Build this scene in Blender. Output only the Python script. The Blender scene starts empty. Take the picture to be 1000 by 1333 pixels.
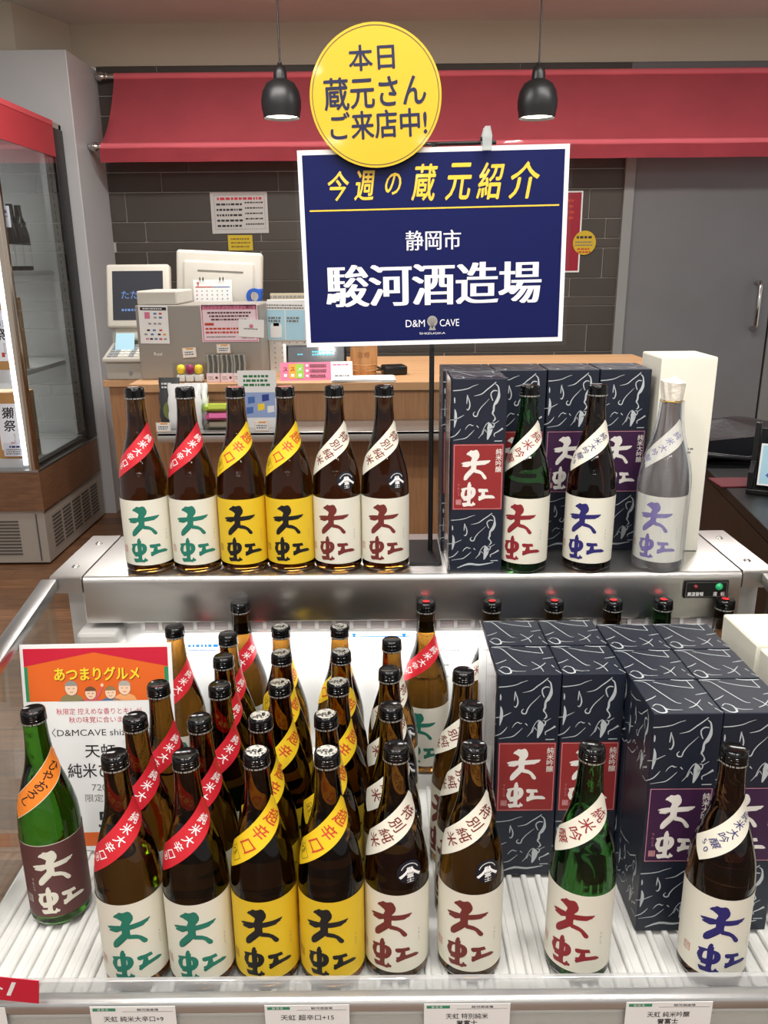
import bpy, bmesh, math, random
from mathutils import Vector, Matrix
random.seed(7)
R = math.radians
scene = bpy.context.scene
COL = scene.collection

# ------------------------------------------------------------------ camera
FPX = 1050.0                      # focal length in pixels of the 1000 px wide frame
PITCH, ROLL = R(17.0), R(-0.5)
EYE = Vector((0, 0, 1.30))
_c, _s = math.cos(PITCH), math.sin(PITCH)
_r0, _u0, FWD = Vector((1, 0, 0)), Vector((0, _s, _c)), Vector((0, _c, -_s))
RGT = _r0 * math.cos(ROLL) + _u0 * math.sin(ROLL)
UPV = _u0 * math.cos(ROLL) - _r0 * math.sin(ROLL)
cam = bpy.data.objects.new('camera', bpy.data.cameras.new('camera'))
cam.data.sensor_fit = 'HORIZONTAL'; cam.data.sensor_width = 36.0
cam.data.lens = 36.0 * FPX / 1000.0
cam.data.clip_start = 0.02
M = Matrix((RGT, UPV, -FWD)).transposed().to_4x4(); M.translation = EYE
cam.matrix_world = M
COL.objects.link(cam); scene.camera = cam

# ------------------------------------------------------------------ world, lamps, exposure
w = bpy.data.worlds.new('world'); scene.world = w; w.use_nodes = True
w.node_tree.nodes['Background'].inputs[0].default_value = (1.0, 0.98, 0.955, 1)
w.node_tree.nodes['Background'].inputs[1].default_value = 0.58
vs = scene.view_settings
vs.view_transform = 'Standard'; vs.look = 'None'; vs.gamma = 1.0; vs.use_curve_mapping = False
vs.exposure = 0.0
scene.cycles.caustics_refractive = False
scene.cycles.caustics_reflective = False
scene.cycles.max_bounces = 16
scene.cycles.transmission_bounces = 12
scene.cycles.transparent_max_bounces = 16

def area(name, loc, sx, sy, power, col=(1, 0.97, 0.93), rot=(0, 0, 0)):
    l = bpy.data.lights.new(name, 'AREA'); l.shape = 'RECTANGLE'; l.size = sx; l.size_y = sy
    l.energy = power; l.color = col
    o = bpy.data.objects.new(name, l); o.location = loc; o.rotation_euler = rot
    COL.objects.link(o); return o
# ceiling lights of the shop (in the ceiling above the shopper and the counter)
area('ceiling_light', (-0.75, 0.35, 2.47), 0.30, 1.2, 14)
area('ceiling_light', (0.75, 0.35, 2.47), 0.30, 1.2, 14)
for _x in (-1.3, -0.45, 0.45, 1.3):
    for _y in (-1.0, -3.0, -6.0, -9.0): area('ceiling_downlight', (_x, _y, 2.46), 0.16, 0.16, 8.0 if _y > -5 else 12.0)
for _x in (-0.55, 0.0, 0.55):
    for _y in (0.15, 0.70): area('ceiling_downlight', (_x, _y, 2.46), 0.11, 0.11, 6.2)
area('ceiling_light', (-0.6, 3.05, 2.47), 1.2, 0.25, 34)
area('ceiling_light', (1.2, 3.05, 2.47), 1.2, 0.25, 27)

# ------------------------------------------------------------------ pixel rays used while measuring positions
def ray(x, y):
    return RGT * ((x - 500) / FPX) + UPV * ((666.5 - y) / FPX) + FWD
def onZ(x, y, z):
    d = ray(x, y); return EYE + d * ((z - EYE.z) / d.z)
def onY(x, y, Y):
    d = ray(x, y); return EYE + d * (Y / d.y)
def onX(x, y, X):
    d = ray(x, y); return EYE + d * (X / d.x)
def onP(x, y, p, n):
    d = ray(x, y); return EYE + d * ((p - EYE).dot(n) / d.dot(n))
def rectY(x0, y0, x1, y1, Y):
    xm, ym = (x0 + x1) / 2, (y0 + y1) / 2
    return onY(x0, ym, Y).x, onY(x1, ym, Y).x, onY(xm, y1, Y).z, onY(xm, y0, Y).z

# ------------------------------------------------------------------ materials
def lin(c):
    f = lambda v: v / 12.92 if v <= 0.04045 else ((v + 0.055) / 1.055) ** 2.4
    return tuple(f(v / 255.0) for v in c) + (1.0,)
MATS = {}
def mat(name, rgb, rough=0.5, metal=0.0, noise=0.0, nscale=30, bump=0.0, bscale=200, trans=0.0, ior=1.45,
        emit=0.0, coat=0.0, stretch=None, spec=0.5):
    if name in MATS: return MATS[name]
    m = bpy.data.materials.new(name); m.use_nodes = True
    nt = m.node_tree; b = nt.nodes['Principled BSDF']; L = nt.links
    c = lin(rgb)
    b.inputs['Base Color'].default_value = c
    b.inputs['Roughness'].default_value = rough; b.inputs['Metallic'].default_value = metal
    b.inputs['Transmission Weight'].default_value = trans; b.inputs['IOR'].default_value = ior
    b.inputs['Specular IOR Level'].default_value = spec
    b.inputs['Coat Weight'].default_value = coat; b.inputs['Coat Roughness'].default_value = 0.05
    if emit:
        b.inputs['Emission Color'].default_value = c; b.inputs['Emission Strength'].default_value = emit
    tc = None
    if noise or bump:
        tc = nt.nodes.new('ShaderNodeTexCoord'); mp = nt.nodes.new('ShaderNodeMapping')
        L.new(tc.outputs['Object'], mp.inputs['Vector'])
        if stretch: mp.inputs['Scale'].default_value = stretch
    if noise:
        n = nt.nodes.new('ShaderNodeTexNoise'); n.inputs['Scale'].default_value = nscale; n.inputs['Detail'].default_value = 4
        L.new(mp.outputs[0], n.inputs['Vector'])
        r = nt.nodes.new('ShaderNodeValToRGB')
        r.color_ramp.elements[0].position = 0.3; r.color_ramp.elements[1].position = 0.7
        r.color_ramp.elements[0].color = tuple(v * (1 - noise) for v in c[:3]) + (1,)
        r.color_ramp.elements[1].color = tuple(min(1, v * (1 + noise)) for v in c[:3]) + (1,)
        L.new(n.outputs['Fac'], r.inputs['Fac']); L.new(r.outputs['Color'], b.inputs['Base Color'])
    if bump:
        n2 = nt.nodes.new('ShaderNodeTexNoise'); n2.inputs['Scale'].default_value = bscale
        L.new(mp.outputs[0], n2.inputs['Vector'])
        bp = nt.nodes.new('ShaderNodeBump'); bp.inputs['Strength'].default_value = bump; bp.inputs['Distance'].default_value = 0.002
        L.new(n2.outputs['Fac'], bp.inputs['Height']); L.new(bp.outputs['Normal'], b.inputs['Normal'])
    MATS[name] = m; return m
def pane_mat(name, tint=(0.96, 0.98, 0.97), refl=1.0, haze=0.0, hazecol=(235, 235, 235), ior=1.5, rough=0.02):
    """thin clear sheet: transparent + fresnel reflection (+ a little milky diffuse)"""
    if name in MATS: return MATS[name]
    m = bpy.data.materials.new(name); m.use_nodes = True
    nt = m.node_tree; nt.nodes.clear(); L = nt.links
    out = nt.nodes.new('ShaderNodeOutputMaterial')
    t = nt.nodes.new('ShaderNodeBsdfTransparent'); t.inputs[0].default_value = tint + (1,)
    g = nt.nodes.new('ShaderNodeBsdfGlossy'); g.inputs['Roughness'].default_value = rough
    lw = nt.nodes.new('ShaderNodeLayerWeight'); lw.inputs[0].default_value = 0.5
    fr = nt.nodes.new('ShaderNodeMath'); fr.operation = 'POWER'; fr.inputs[1].default_value = 5.0
    f0 = ((ior - 1) / (ior + 1)) ** 2
    mu = nt.nodes.new('ShaderNodeMath'); mu.operation = 'MULTIPLY_ADD'; mu.inputs[1].default_value = refl * (1 - f0); mu.inputs[2].default_value = refl * f0; mu.use_clamp = True
    mx = nt.nodes.new('ShaderNodeMixShader')
    L.new(lw.outputs['Facing'], fr.inputs[0]); L.new(fr.outputs[0], mu.inputs[0]); L.new(mu.outputs[0], mx.inputs[0])
    src = t.outputs[0]
    if haze:
        d = nt.nodes.new('ShaderNodeBsdfPrincipled'); d.inputs['Base Color'].default_value = lin(hazecol); d.inputs['Roughness'].default_value = 0.35
        m2 = nt.nodes.new('ShaderNodeMixShader'); m2.inputs[0].default_value = haze
        L.new(t.outputs[0], m2.inputs[1]); L.new(d.outputs[0], m2.inputs[2]); src = m2.outputs[0]
        if name in ('wrap_film', 'wrap_paper'):
            tc = nt.nodes.new('ShaderNodeTexCoord'); mp = nt.nodes.new('ShaderNodeMapping'); mp.inputs['Scale'].default_value = (60, 60, 7)
            n = nt.nodes.new('ShaderNodeTexNoise'); n.inputs['Scale'].default_value = 1.0; n.inputs['Detail'].default_value = 3
            r = nt.nodes.new('ShaderNodeMapRange'); r.inputs['From Min'].default_value = 0.35; r.inputs['From Max'].default_value = 0.7
            r.inputs['To Min'].default_value = haze * 0.55; r.inputs['To Max'].default_value = min(0.9, haze * 1.6)
            L.new(tc.outputs['Object'], mp.inputs[0]); L.new(mp.outputs[0], n.inputs['Vector']); L.new(n.outputs['Fac'], r.inputs['Value']); L.new(r.outputs[0], m2.inputs[0])
    L.new(src, mx.inputs[1]); L.new(g.outputs[0], mx.inputs[2]); L.new(mx.outputs[0], out.inputs[0])
    MATS[name] = m; return m
def plank_mat(name, ca, cb, scale, rough=0.45, grain=(1, 12, 1), plank=None):
    if name in MATS: return MATS[name]
    m = bpy.data.materials.new(name); m.use_nodes = True
    nt = m.node_tree; b = nt.nodes['Principled BSDF']; L = nt.links
    b.inputs['Roughness'].default_value = rough
    tc = nt.nodes.new('ShaderNodeTexCoord'); mp = nt.nodes.new('ShaderNodeMapping'); mp.inputs['Scale'].default_value = grain
    L.new(tc.outputs['Object'], mp.inputs[0])
    n = nt.nodes.new('ShaderNodeTexNoise'); n.inputs['Scale'].default_value = scale; n.inputs['Detail'].default_value = 6; n.inputs['Roughness'].default_value = 0.65
    L.new(mp.outputs[0], n.inputs['Vector'])
    r = nt.nodes.new('ShaderNodeValToRGB'); r.color_ramp.elements[0].position = 0.3; r.color_ramp.elements[1].position = 0.72
    r.color_ramp.elements[0].color = lin(ca); r.color_ramp.elements[1].color = lin(cb)
    L.new(n.outputs['Fac'], r.inputs[0]); outc = r.outputs[0]
    if plank:
        br = nt.nodes.new('ShaderNodeTexBrick'); br.inputs['Scale'].default_value = 1.0
        br.inputs['Brick Width'].default_value = plank[0]; br.inputs['Row Height'].default_value = plank[1]
        br.inputs['Mortar Size'].default_value = 0.0015
        br.inputs['Color1'].default_value = (0.62, 0.62, 0.62, 1); br.inputs['Color2'].default_value = (1.1, 1.08, 1.05, 1); br.inputs['Mortar'].default_value = (0.3, 0.27, 0.25, 1)
        L.new(tc.outputs['Object'], br.inputs['Vector'])
        mx = nt.nodes.new('ShaderNodeMix'); mx.data_type = 'RGBA'; mx.blend_type = 'MULTIPLY'; mx.inputs[0].default_value = 1.0
        L.new(outc, mx.inputs[6]); L.new(br.outputs['Color'], mx.inputs[7]); outc = mx.outputs[2]
    L.new(outc, b.inputs['Base Color'])
    MATS[name] = m; return m
def brushed(name, rgb, rough=0.28, stretch=(2, 200, 200)):
    if name in MATS: return MATS[name]
    m = mat(name, rgb, rough, 1.0)
    nt = m.node_tree; b = nt.nodes['Principled BSDF']; L = nt.links
    tc = nt.nodes.new('ShaderNodeTexCoord'); mp = nt.nodes.new('ShaderNodeMapping'); mp.inputs['Scale'].default_value = stretch
    n = nt.nodes.new('ShaderNodeTexNoise'); n.inputs['Scale'].default_value = 3; n.inputs['Detail'].default_value = 3
    r = nt.nodes.new('ShaderNodeMapRange'); r.inputs['To Min'].default_value = rough - 0.012; r.inputs['To Max'].default_value = rough + 0.015
    L.new(tc.outputs['Object'], mp.inputs[0]); L.new(mp.outputs[0], n.inputs['Vector']); L.new(n.outputs['Fac'], r.inputs['Value']); L.new(r.outputs[0], b.inputs['Roughness'])
    return m

# ------------------------------------------------------------------ mesh helpers
class Sheet:
    """flat print: polygons in a 2-D sheet, each with a material and a layer (one layer lies just above the one before)"""
    def __init__(s): s.items = []
    def poly(s, pts, m, layer=1): s.items.append(([tuple(p) for p in pts], [list(range(len(pts)))], m, layer)); return s
    def rect(s, x0, y0, x1, y1, m, layer=1): return s.poly([(x0, y0), (x1, y0), (x1, y1), (x0, y1)], m, layer)
    def frame(s, x0, y0, x1, y1, t, m, layer=1):
        s.rect(x0, y0, x1, y0 + t, m, layer); s.rect(x0, y1 - t, x1, y1, m, layer)
        s.rect(x0, y0 + t, x0 + t, y1 - t, m, layer); s.rect(x1 - t, y0 + t, x1, y1 - t, m, layer); return s
    def disc(s, cx, cy, rx, ry, m, layer=1, n=40, a0=0, a1=2 * math.pi):
        full = abs(a1 - a0 - 2 * math.pi) < 1e-6
        k = n if full else n + 1
        return s.poly([(cx + rx * math.cos(a0 + (a1 - a0) * i / n), cy + ry * math.sin(a0 + (a1 - a0) * i / n)) for i in range(k)], m, layer)
    def ring(s, cx, cy, r0, r1, m, layer=1, n=64, asp=1.0):
        v = []; f = []
        for i in range(n):
            a = 2 * math.pi * i / n
            v += [(cx + r0 * math.cos(a), cy + asp * r0 * math.sin(a)), (cx + r1 * math.cos(a), cy + asp * r1 * math.sin(a))]
            j = (i + 1) % n; f.append([2 * i, 2 * i + 1, 2 * j + 1, 2 * j])
        s.items.append((v, f, m, layer)); return s
    def stroke(s, pts, wd, m, layer=1, sub=3):
        n = len(pts)
        if not isinstance(wd, (list, tuple)): wd = [wd] * n
        P = []; W = []
        for i in range(n - 1):          # Catmull-Rom
            p0 = pts[max(i - 1, 0)]; p1 = pts[i]; p2 = pts[i + 1]; p3 = pts[min(i + 2, n - 1)]
            for k in range(sub):
                t = k / sub
                q = [0.5 * (2 * p1[d] + (p2[d] - p0[d]) * t + (2 * p0[d] - 5 * p1[d] + 4 * p2[d] - p3[d]) * t * t + (3 * p1[d] - p0[d] - 3 * p2[d] + p3[d]) * t ** 3) for d in (0, 1)]
                P.append(q); W.append(wd[i] * (1 - t) + wd[i + 1] * t)
        P.append(list(pts[-1])); W.append(wd[-1])
        v = []; f = []
        for i, p in enumerate(P):
            a = P[max(i - 1, 0)]; b = P[min(i + 1, len(P) - 1)]
            dx, dy = b[0] - a[0], b[1] - a[1]; l = math.hypot(dx, dy) or 1
            nx, ny = -dy / l * W[i] / 2, dx / l * W[i] / 2
            v += [(p[0] + nx, p[1] + ny), (p[0] - nx, p[1] - ny)]
            if i: f.append([2 * i - 2, 2 * i - 1, 2 * i + 1, 2 * i])
        s.items.append((v, f, m, layer)); return s
    def text(s, body, x0, y0, x1, y1, m, layer=1, bold=0.0, rot=0.0, shear=0.0, res=3, mincho=False):
        if bold >= 0.005:
            for i, (dx, dy) in enumerate([(0, 0), (-.5, 0), (.5, 0), (-1, 0), (1, 0)] if mincho else [(0, 0), (1, .3), (-1, -.3), (.2, 1), (-.2, -1)]):
                k = bold * min(x1 - x0, y1 - y0) * .8
                s.text(body, x0 + dx * k, y0 + dy * k, x1 + dx * k, y1 + dy * k, m, layer + i * .1, 0.0, rot, shear, res)
            return s
        v, f = glyphs(body, shear, res)
        if not v: return s
        ax = min(p[0] for p in v); bx = max(p[0] for p in v); ay = min(p[1] for p in v); by = max(p[1] for p in v)
        sx = (x1 - x0) / (bx - ax or 1); sy = (y1 - y0) / (by - ay or 1)
        cx, cy = (x0 + x1) / 2, (y0 + y1) / 2; c, n = math.cos(rot), math.sin(rot)
        o = []
        for p in v:
            x = x0 + (p[0] - ax) * sx - cx; y = y0 + (p[1] - ay) * sy - cy
            o.append((cx + x * c - y * n, cy + x * n + y * c))
        s.items.append((o, f, m, layer)); return s
    def cell(s, ch, cx, cy, size, m, layer=1, bold=0.0, rot=0.0, res=2, shear=0.0):
        """one character in a square cell centred on (cx, cy)"""
        if bold >= 0.005:
            for i, (dx, dy) in enumerate([(-.7, -.5), (.7, -.3), (0, .8)]):
                s.cell(ch, cx + dx * bold * size, cy + dy * bold * size, size, m, layer + i * .12, 0.0, rot, res, shear)
            return s
        v, f = glyphs(ch, shear, res); c, n = math.cos(rot), math.sin(rot)
        ax = min(p[0] for p in v); bx = max(p[0] for p in v); mx = (ax + bx) / 2
        o = []
        for p in v:
            x, y = (p[0] - mx) * size, (p[1] - 0.36) * size
            o.append((cx + x * c - y * n, cy + x * n + y * c))
        s.items.append((o, f, m, layer)); return s
    def column(s, body, cx, top, size, pitch, m, layer=1, bold=0.0):
        for i, ch in enumerate(body): s.cell(ch, cx, top - size / 2 - i * pitch, size, m, layer, bold)
        return s
    def lines(s, x0, x1, ytop, n, gap, h, m, layer=1, seed=1):
        """rows of unreadable small print as dashes"""
        rg = random.Random(seed)
        for i in range(n):
            x = x0
            while x < x1 - h:
                l = min(rg.uniform(0.6, 2.2) * h, x1 - x); s.rect(x, ytop - i * gap - h, x + l, ytop - i * gap, m, layer); x += l + h * 0.45
        return s
GC = {}
def glyphs(body, shear=0.0, res=3):
    k = (body, shear, res)
    if k not in GC:
        c = bpy.data.curves.new('text', 'FONT'); c.body = body; c.size = 1.0; c.shear = shear; c.resolution_u = res
        o = bpy.data.objects.new('text', c)
        me = bpy.data.meshes.new_from_object(o)
        GC[k] = ([(v.co.x, v.co.y) for v in me.vertices], [list(p.vertices) for p in me.polygons])
        bpy.data.objects.remove(o); bpy.data.curves.remove(c); bpy.data.meshes.remove(me)
    return GC[k]

class MB:
    """collects shapes and links them as ONE mesh object"""
    def __init__(s): s.bm = bmesh.new(); s.mats = []
    def mi(s, m):
        if m not in s.mats: s.mats.append(m)
        return s.mats.index(m)
    def _mark(s, faces, m):
        i = s.mi(m)
        for f in faces: f.material_index = i
    def merge(s, bm2, m=None):
        me = bpy.data.meshes.new('t'); bm2.to_mesh(me); bm2.free()
        n0 = len(s.bm.faces); s.bm.from_mesh(me); bpy.data.meshes.remove(me)
        if m is not None:
            s.bm.faces.ensure_lookup_table(); s._mark(s.bm.faces[n0:], m)
        return s
    def box(s, x0, x1, y0, y1, z0, z1, m, bevel=0.0, seg=2, mtx=None):
        b = bmesh.new(); bmesh.ops.create_cube(b, size=1.0)
        for v in b.verts: v.co = Vector(((x0 + x1) / 2 + v.co.x * (x1 - x0), (y0 + y1) / 2 + v.co.y * (y1 - y0), (z0 + z1) / 2 + v.co.z * (z1 - z0)))
        if bevel: bmesh.ops.bevel(b, geom=list(b.edges), offset=bevel, segments=seg, profile=0.5, affect='EDGES')
        if mtx is not None: bmesh.ops.transform(b, matrix=mtx, verts=b.verts)
        return s.merge(b, m)
    def lathe(s, prof, m, seg=40, mtx=None, a0=0.0, a1=2 * math.pi):
        b = bmesh.new(); full = abs(a1 - a0 - 2 * math.pi) < 1e-6; n = seg if full else seg + 1
        rings = []
        for r, z in prof:
            if r < 1e-6: rings.append([b.verts.new((0, 0, z))])
            else: rings.append([b.verts.new((r * math.sin(a0 + (a1 - a0) * i / seg), -r * math.cos(a0 + (a1 - a0) * i / seg), z)) for i in range(n)])
        for A, B in zip(rings, rings[1:]):
            for i in range(seg):
                j = (i + 1) % n
                q = [A[i % len(A)], A[j % len(A)], B[j % len(B)], B[i % len(B)]]
                u = []
                for v in q:
                    if v not in u: u.append(v)
                if len(u) > 2:
                    try: b.faces.new(u)
                    except ValueError: pass
        bmesh.ops.recalc_face_normals(b, faces=b.faces)
        if mtx is not None: bmesh.ops.transform(b, matrix=mtx, verts=b.verts)
        return s.merge(b, m)
    def tube(s, pts, r, m, seg=10, caps=True):
        b = bmesh.new(); pts = [Vector(p) for p in pts]; rings = []; up = None
        for i, p in enumerate(pts):
            d = (pts[min(i + 1, len(pts) - 1)] - pts[max(i - 1, 0)]).normalized()
            if up is None: up = d.orthogonal().normalized()
            up = (up - d * up.dot(d)).normalized(); sd = d.cross(up)
            rr = r[i] if isinstance(r, (list, tuple)) else r
            rings.append([b.verts.new(p + (up * math.cos(2 * math.pi * k / seg) + sd * math.sin(2 * math.pi * k / seg)) * rr) for k in range(seg)])
        for A, B in zip(rings, rings[1:]):
            for k in range(seg): b.faces.new([A[k], A[(k + 1) % seg], B[(k + 1) % seg], B[k]])
        if caps: b.faces.new(rings[0][::-1]); b.faces.new(rings[-1])
        bmesh.ops.recalc_face_normals(b, faces=b.faces)
        return s.merge(b, m)
    def prism(s, pts, axis, a, bb, m, bevel=0.0):
        """outline in the plane across axis ('x','y','z'), extruded from a to bb"""
        b = bmesh.new()
        mk = {'x': lambda p, t: (t, p[0], p[1]), 'y': lambda p, t: (p[0], t, p[1]), 'z': lambda p, t: (p[0], p[1], t)}[axis]
        A = [b.verts.new(mk(p, a)) for p in pts]; B = [b.verts.new(mk(p, bb)) for p in pts]; n = len(pts)
        b.faces.new(A); b.faces.new(B[::-1])
        for i in range(n): b.faces.new([A[i], B[i], B[(i + 1) % n], A[(i + 1) % n]])
        bmesh.ops.recalc_face_normals(b, faces=b.faces)
        if bevel: bmesh.ops.bevel(b, geom=list(b.edges), offset=bevel, segments=2, profile=0.5, affect='EDGES')
        return s.merge(b, m)
    def grid(s, fn, nu, nv, m, thick=None):
        b = bmesh.new(); V = [[b.verts.new(fn(i / nu, j / nv)) for j in range(nv + 1)] for i in range(nu + 1)]
        for i in range(nu):
            for j in range(nv): b.faces.new([V[i][j], V[i + 1][j], V[i + 1][j + 1], V[i][j + 1]])
        if thick: bmesh.ops.solidify(b, geom=list(b.faces), thickness=thick)
        return s.merge(b, m)
    def sheet(s, sh, fn, cut=None, cuty=None, lift=0.00025):
        """lay a Sheet on a surface: fn(x, y, h) gives the 3-D point h above the surface"""
        groups = {}
        for v, f, m, l in sh.items: groups.setdefault((m.name, l), (m, l, []))[2].append((v, f))
        for m, l, items in groups.values():
            b = bmesh.new()
            for v, f in items:
                vs_ = [b.verts.new((p[0], p[1], 0)) for p in v]
                for q in f:
                    try: b.faces.new([vs_[k] for k in q])
                    except ValueError: pass
            big = [f for f in b.faces if len(f.verts) > 4]
            if big: bmesh.ops.triangulate(b, faces=big, ngon_method='EAR_CLIP')
            b.normal_update()
            for f in b.faces:
                if f.normal.z < 0: f.normal_flip()
            for st, ax in ((cut, 0), (cuty, 1)):
                if st and b.verts:
                    lo = min(v.co[ax] for v in b.verts); hi = max(v.co[ax] for v in b.verts)
                    k = math.floor(lo / st) + 1
                    while k * st < hi:
                        no = (1, 0, 0) if ax == 0 else (0, 1, 0)
                        bmesh.ops.bisect_plane(b, geom=list(b.verts) + list(b.edges) + list(b.faces), dist=1e-7, plane_co=tuple(c * k * st for c in no), plane_no=no)
                        k += 1
            for v in b.verts: v.co = Vector(fn(v.co.x, v.co.y, l * lift))
            s.merge(b, m)
        return s
    def build(s, name, parent=None, smooth=None, loc=None):
        me = bpy.data.meshes.new(name); s.bm.to_mesh(me); s.bm.free()
        for m in s.mats: me.materials.append(m)
        if smooth:
            for p in me.polygons: p.use_smooth = True
            me.set_sharp_from_angle(angle=R(smooth))
        o = bpy.data.objects.new(name, me); COL.objects.link(o)
        if parent: o.parent = parent
        if loc is not None: o.location = loc
        return o
def tag(o, label, cat, group=None):
    o['label'] = label; o['category'] = cat
    if group: o['group'] = group
    return o
def thing(name, label, cat, loc=(0, 0, 0), group=None, rz=0.0):
    o = bpy.data.objects.new(name, None); o.empty_display_size = 0.05; COL.objects.link(o)
    o.location = loc; o.rotation_euler = (0, 0, rz)
    return tag(o, label, cat, group)
def struct(o): o['kind'] = 'structure'; return o
def copy_tree(o, parent=None):
    c = o.copy(); COL.objects.link(c)
    if parent: c.parent = parent
    for ch in list(o.children): copy_tree(ch, c)
    return c
def flatfn(origin, ux, uy):
    """sheet -> plane with its lower left corner at origin"""
    origin, ux, uy = Vector(origin), Vector(ux).normalized(), Vector(uy).normalized(); n = ux.cross(uy)
    return lambda x, y, h: origin + ux * x + uy * y + n * h

# ------------------------------------------------------------------ palette
CREAM = mat('cream_paper', (226, 222, 206), 0.6); WHITE = mat('white_paper', (238, 238, 236), 0.55)
YELL = mat('yellow_paper', (226, 190, 40), 0.55); MAROON = mat('maroon_paper', (92, 52, 50), 0.55)
INK_G = mat('green_ink', (34, 118, 98), 0.55); INK_K = mat('black_ink', (22, 20, 22), 0.5)
INK_R = mat('brown_red_ink', (112, 44, 38), 0.55); INK_C = mat('crimson_ink', (138, 36, 42), 0.55)
INK_N = mat('navy_ink', (40, 34, 104), 0.55); INK_P = mat('violet_ink', (104, 84, 160), 0.6)
BAND_R = mat('red_band', (200, 36, 48), 0.4); BAND_Y = mat('yellow_band', (232, 194, 36), 0.45)
BAND_O = mat('orange_band', (232, 130, 40), 0.5); TXT_R = mat('vermilion_ink', (196, 66, 40), 0.5)
GREYTXT = mat('grey_ink', (120, 116, 112), 0.6); SEAL = mat('seal_ink', (190, 100, 88), 0.6)
BLK = mat('black_plastic', (16, 16, 17), 0.28); BLKM = mat('black_metal', (20, 20, 21), 0.4)
CAPM = mat('black_cap', (8, 8, 9), 0.12, spec=.45); SILV = mat('silver_foil', (186, 184, 176), 0.35, 0.5)
SILVD = mat('silver_print', (176, 174, 168), 0.4, 0.5); REDDOT = mat('red_sticker', (232, 48, 52), 0.5); COPPER = mat('copper_foil', (168, 96, 84), 0.35, 0.5)
NAVYB = mat('navy_badge', (13, 15, 28), 0.4)
AMBER = mat('amber_glass', (108, 72, 25), 0.02, trans=1.0, ior=1.40, spec=0.7)
GREEN = mat('green_glass', (62, 124, 32), 0.02, trans=1.0, ior=1.40, spec=0.7)
DARKG = mat('dark_brown_glass', (96, 66, 42), 0.02, trans=1.0, ior=1.40, spec=0.7)
DGREEN = mat('deep_green_glass', (52, 112, 50), 0.02, trans=1.0, ior=1.40, spec=0.7)
STEEL = brushed('brushed_steel', (210, 208, 205), 0.33)
STEELP = mat('polished_steel', (205, 203, 200), 0.16, 1.0); ALU = mat('satin_aluminium', (176, 175, 173), 0.34, 1.0)
WPL = mat('white_plastic', (226, 226, 222), 0.4, noise=0.03, nscale=15); CREAMPL = mat('warm_white_plastic', (214, 208, 194), 0.42, noise=0.03, nscale=12)
CLEAR = pane_mat('clear_sheet', (0.97, 0.98, 0.98), 0.9); ACRYL = pane_mat('acrylic_guard', (0.95, 0.96, 0.96), 1.6, haze=0.30)
LAMIN = pane_mat('lamination_film', (0.99, 0.99, 0.99), 0.45)

# ------------------------------------------------------------------ setting
b = MB(); b.box(-3.2, 3.0, -10.0, 4.76, -0.05, 0.0, plank_mat('floor_wood', (98, 68, 47), (154, 112, 80), 6, 0.4, (1.2, 14, 1), (1.1, 0.11)))
struct(b.build('floor'))
b = MB(); b.box(-3.2, 3.0, -10.0, 4.78, 2.50, 2.55, mat('ceiling_paint', (206, 203, 196), 0.9, noise=0.03, nscale=3))
struct(b.build('ceiling'))
TY = 4.72
ys = [84, 95, 122, 148, 186, 208, 222, 248, 286.5, 312.5, 325, 364, 388, 400, 424.5, 459.5]
zs = [onY(500, y, TY).z for y in ys]
z = zs[-1]
for dz in (0.16, 0.06, 0.16, 0.10, 0.16, 0.16, 0.2):
    z -= dz
    zs.append(max(z, 0.0))
XL, XR = -1.49, onY(805, 330, TY).x
b = MB(); b.box(XL, XR, TY + 0.002, TY + 0.04, 0, zs[0], mat('tile_grout', (196, 190, 180), 0.9))
TILE = [mat('tile_brown', (76, 69, 63), 0.5, noise=0.06, nscale=9), mat('tile_brown_dark', (71, 64, 58), 0.5, noise=0.06, nscale=9)]
offs = {0: 0.1, 1: 0.35, 5: onY(245, 215, TY).x, 6: onY(210, 235, TY).x, 7: onY(164, 268, TY).x, 8: onY(190, 300, TY).x, 9: onY(300, 319, TY).x, 10: onY(193, 345, TY).x, 11: onY(155, 376, TY).x, 12: onY(120, 394, TY).x}
rg = random.Random(3)
for i in range(len(zs) - 1):
    za, zb = zs[i + 1], zs[i]
    if zb - za < 0.02: continue
    x = offs.get(i, XL + rg.uniform(0, 0.6)); L = 0.635
    while x > XL: x -= L
    while x < XR:
        xa, xb = max(x, XL), min(x + L, XR)
        if xb - xa > 0.02: b.box(xa + 0.003, xb - 0.003, TY - 0.008, TY + 0.004, za + 0.003, zb - 0.003, TILE[rg.random() < .4], 0.0015, 1)
        x += L
struct(b.build('wall_back'))
BEIGE = mat('beige_paint', (196, 186, 168), 0.85, noise=0.02, nscale=4)
b = MB(); b.box(-2.6, 3.0, TY - 0.012, TY + 0.05, zs[0], 2.5, BEIGE); struct(b.build('trim_1'))
b = MB(); b.prism([(-2.6, 4.34), (-1.74, 4.34), (-1.60, TY - .014), (-2.6, TY - .014)], 'z', 2.287, 2.5, BEIGE); struct(b.build('wall_left'))
DX0, DX1 = onY(815, 330, TY).x, onY(990, 480, TY).x
DOORG = mat('grey_door_laminate', (118, 118, 120), 0.5, noise=0.03, nscale=6)
b = MB(); b.box(XR, DX0 + 0.012, TY - 0.03, TY + 0.02, 0, 2.0, mat('grey_frame', (146, 146, 144), 0.45), 0.002); struct(b.build('trim_2'))
b = MB(); b.box(DX0 + 0.012, DX1, TY - 0.012, TY + 0.02, 0, 2.0, DOORG, 0.002)
d = struct(b.build('door_1'))
p = [onY(991, 368, TY - 0.07), onY(986, 428, TY - 0.07)]
hx = p[0].x
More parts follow.
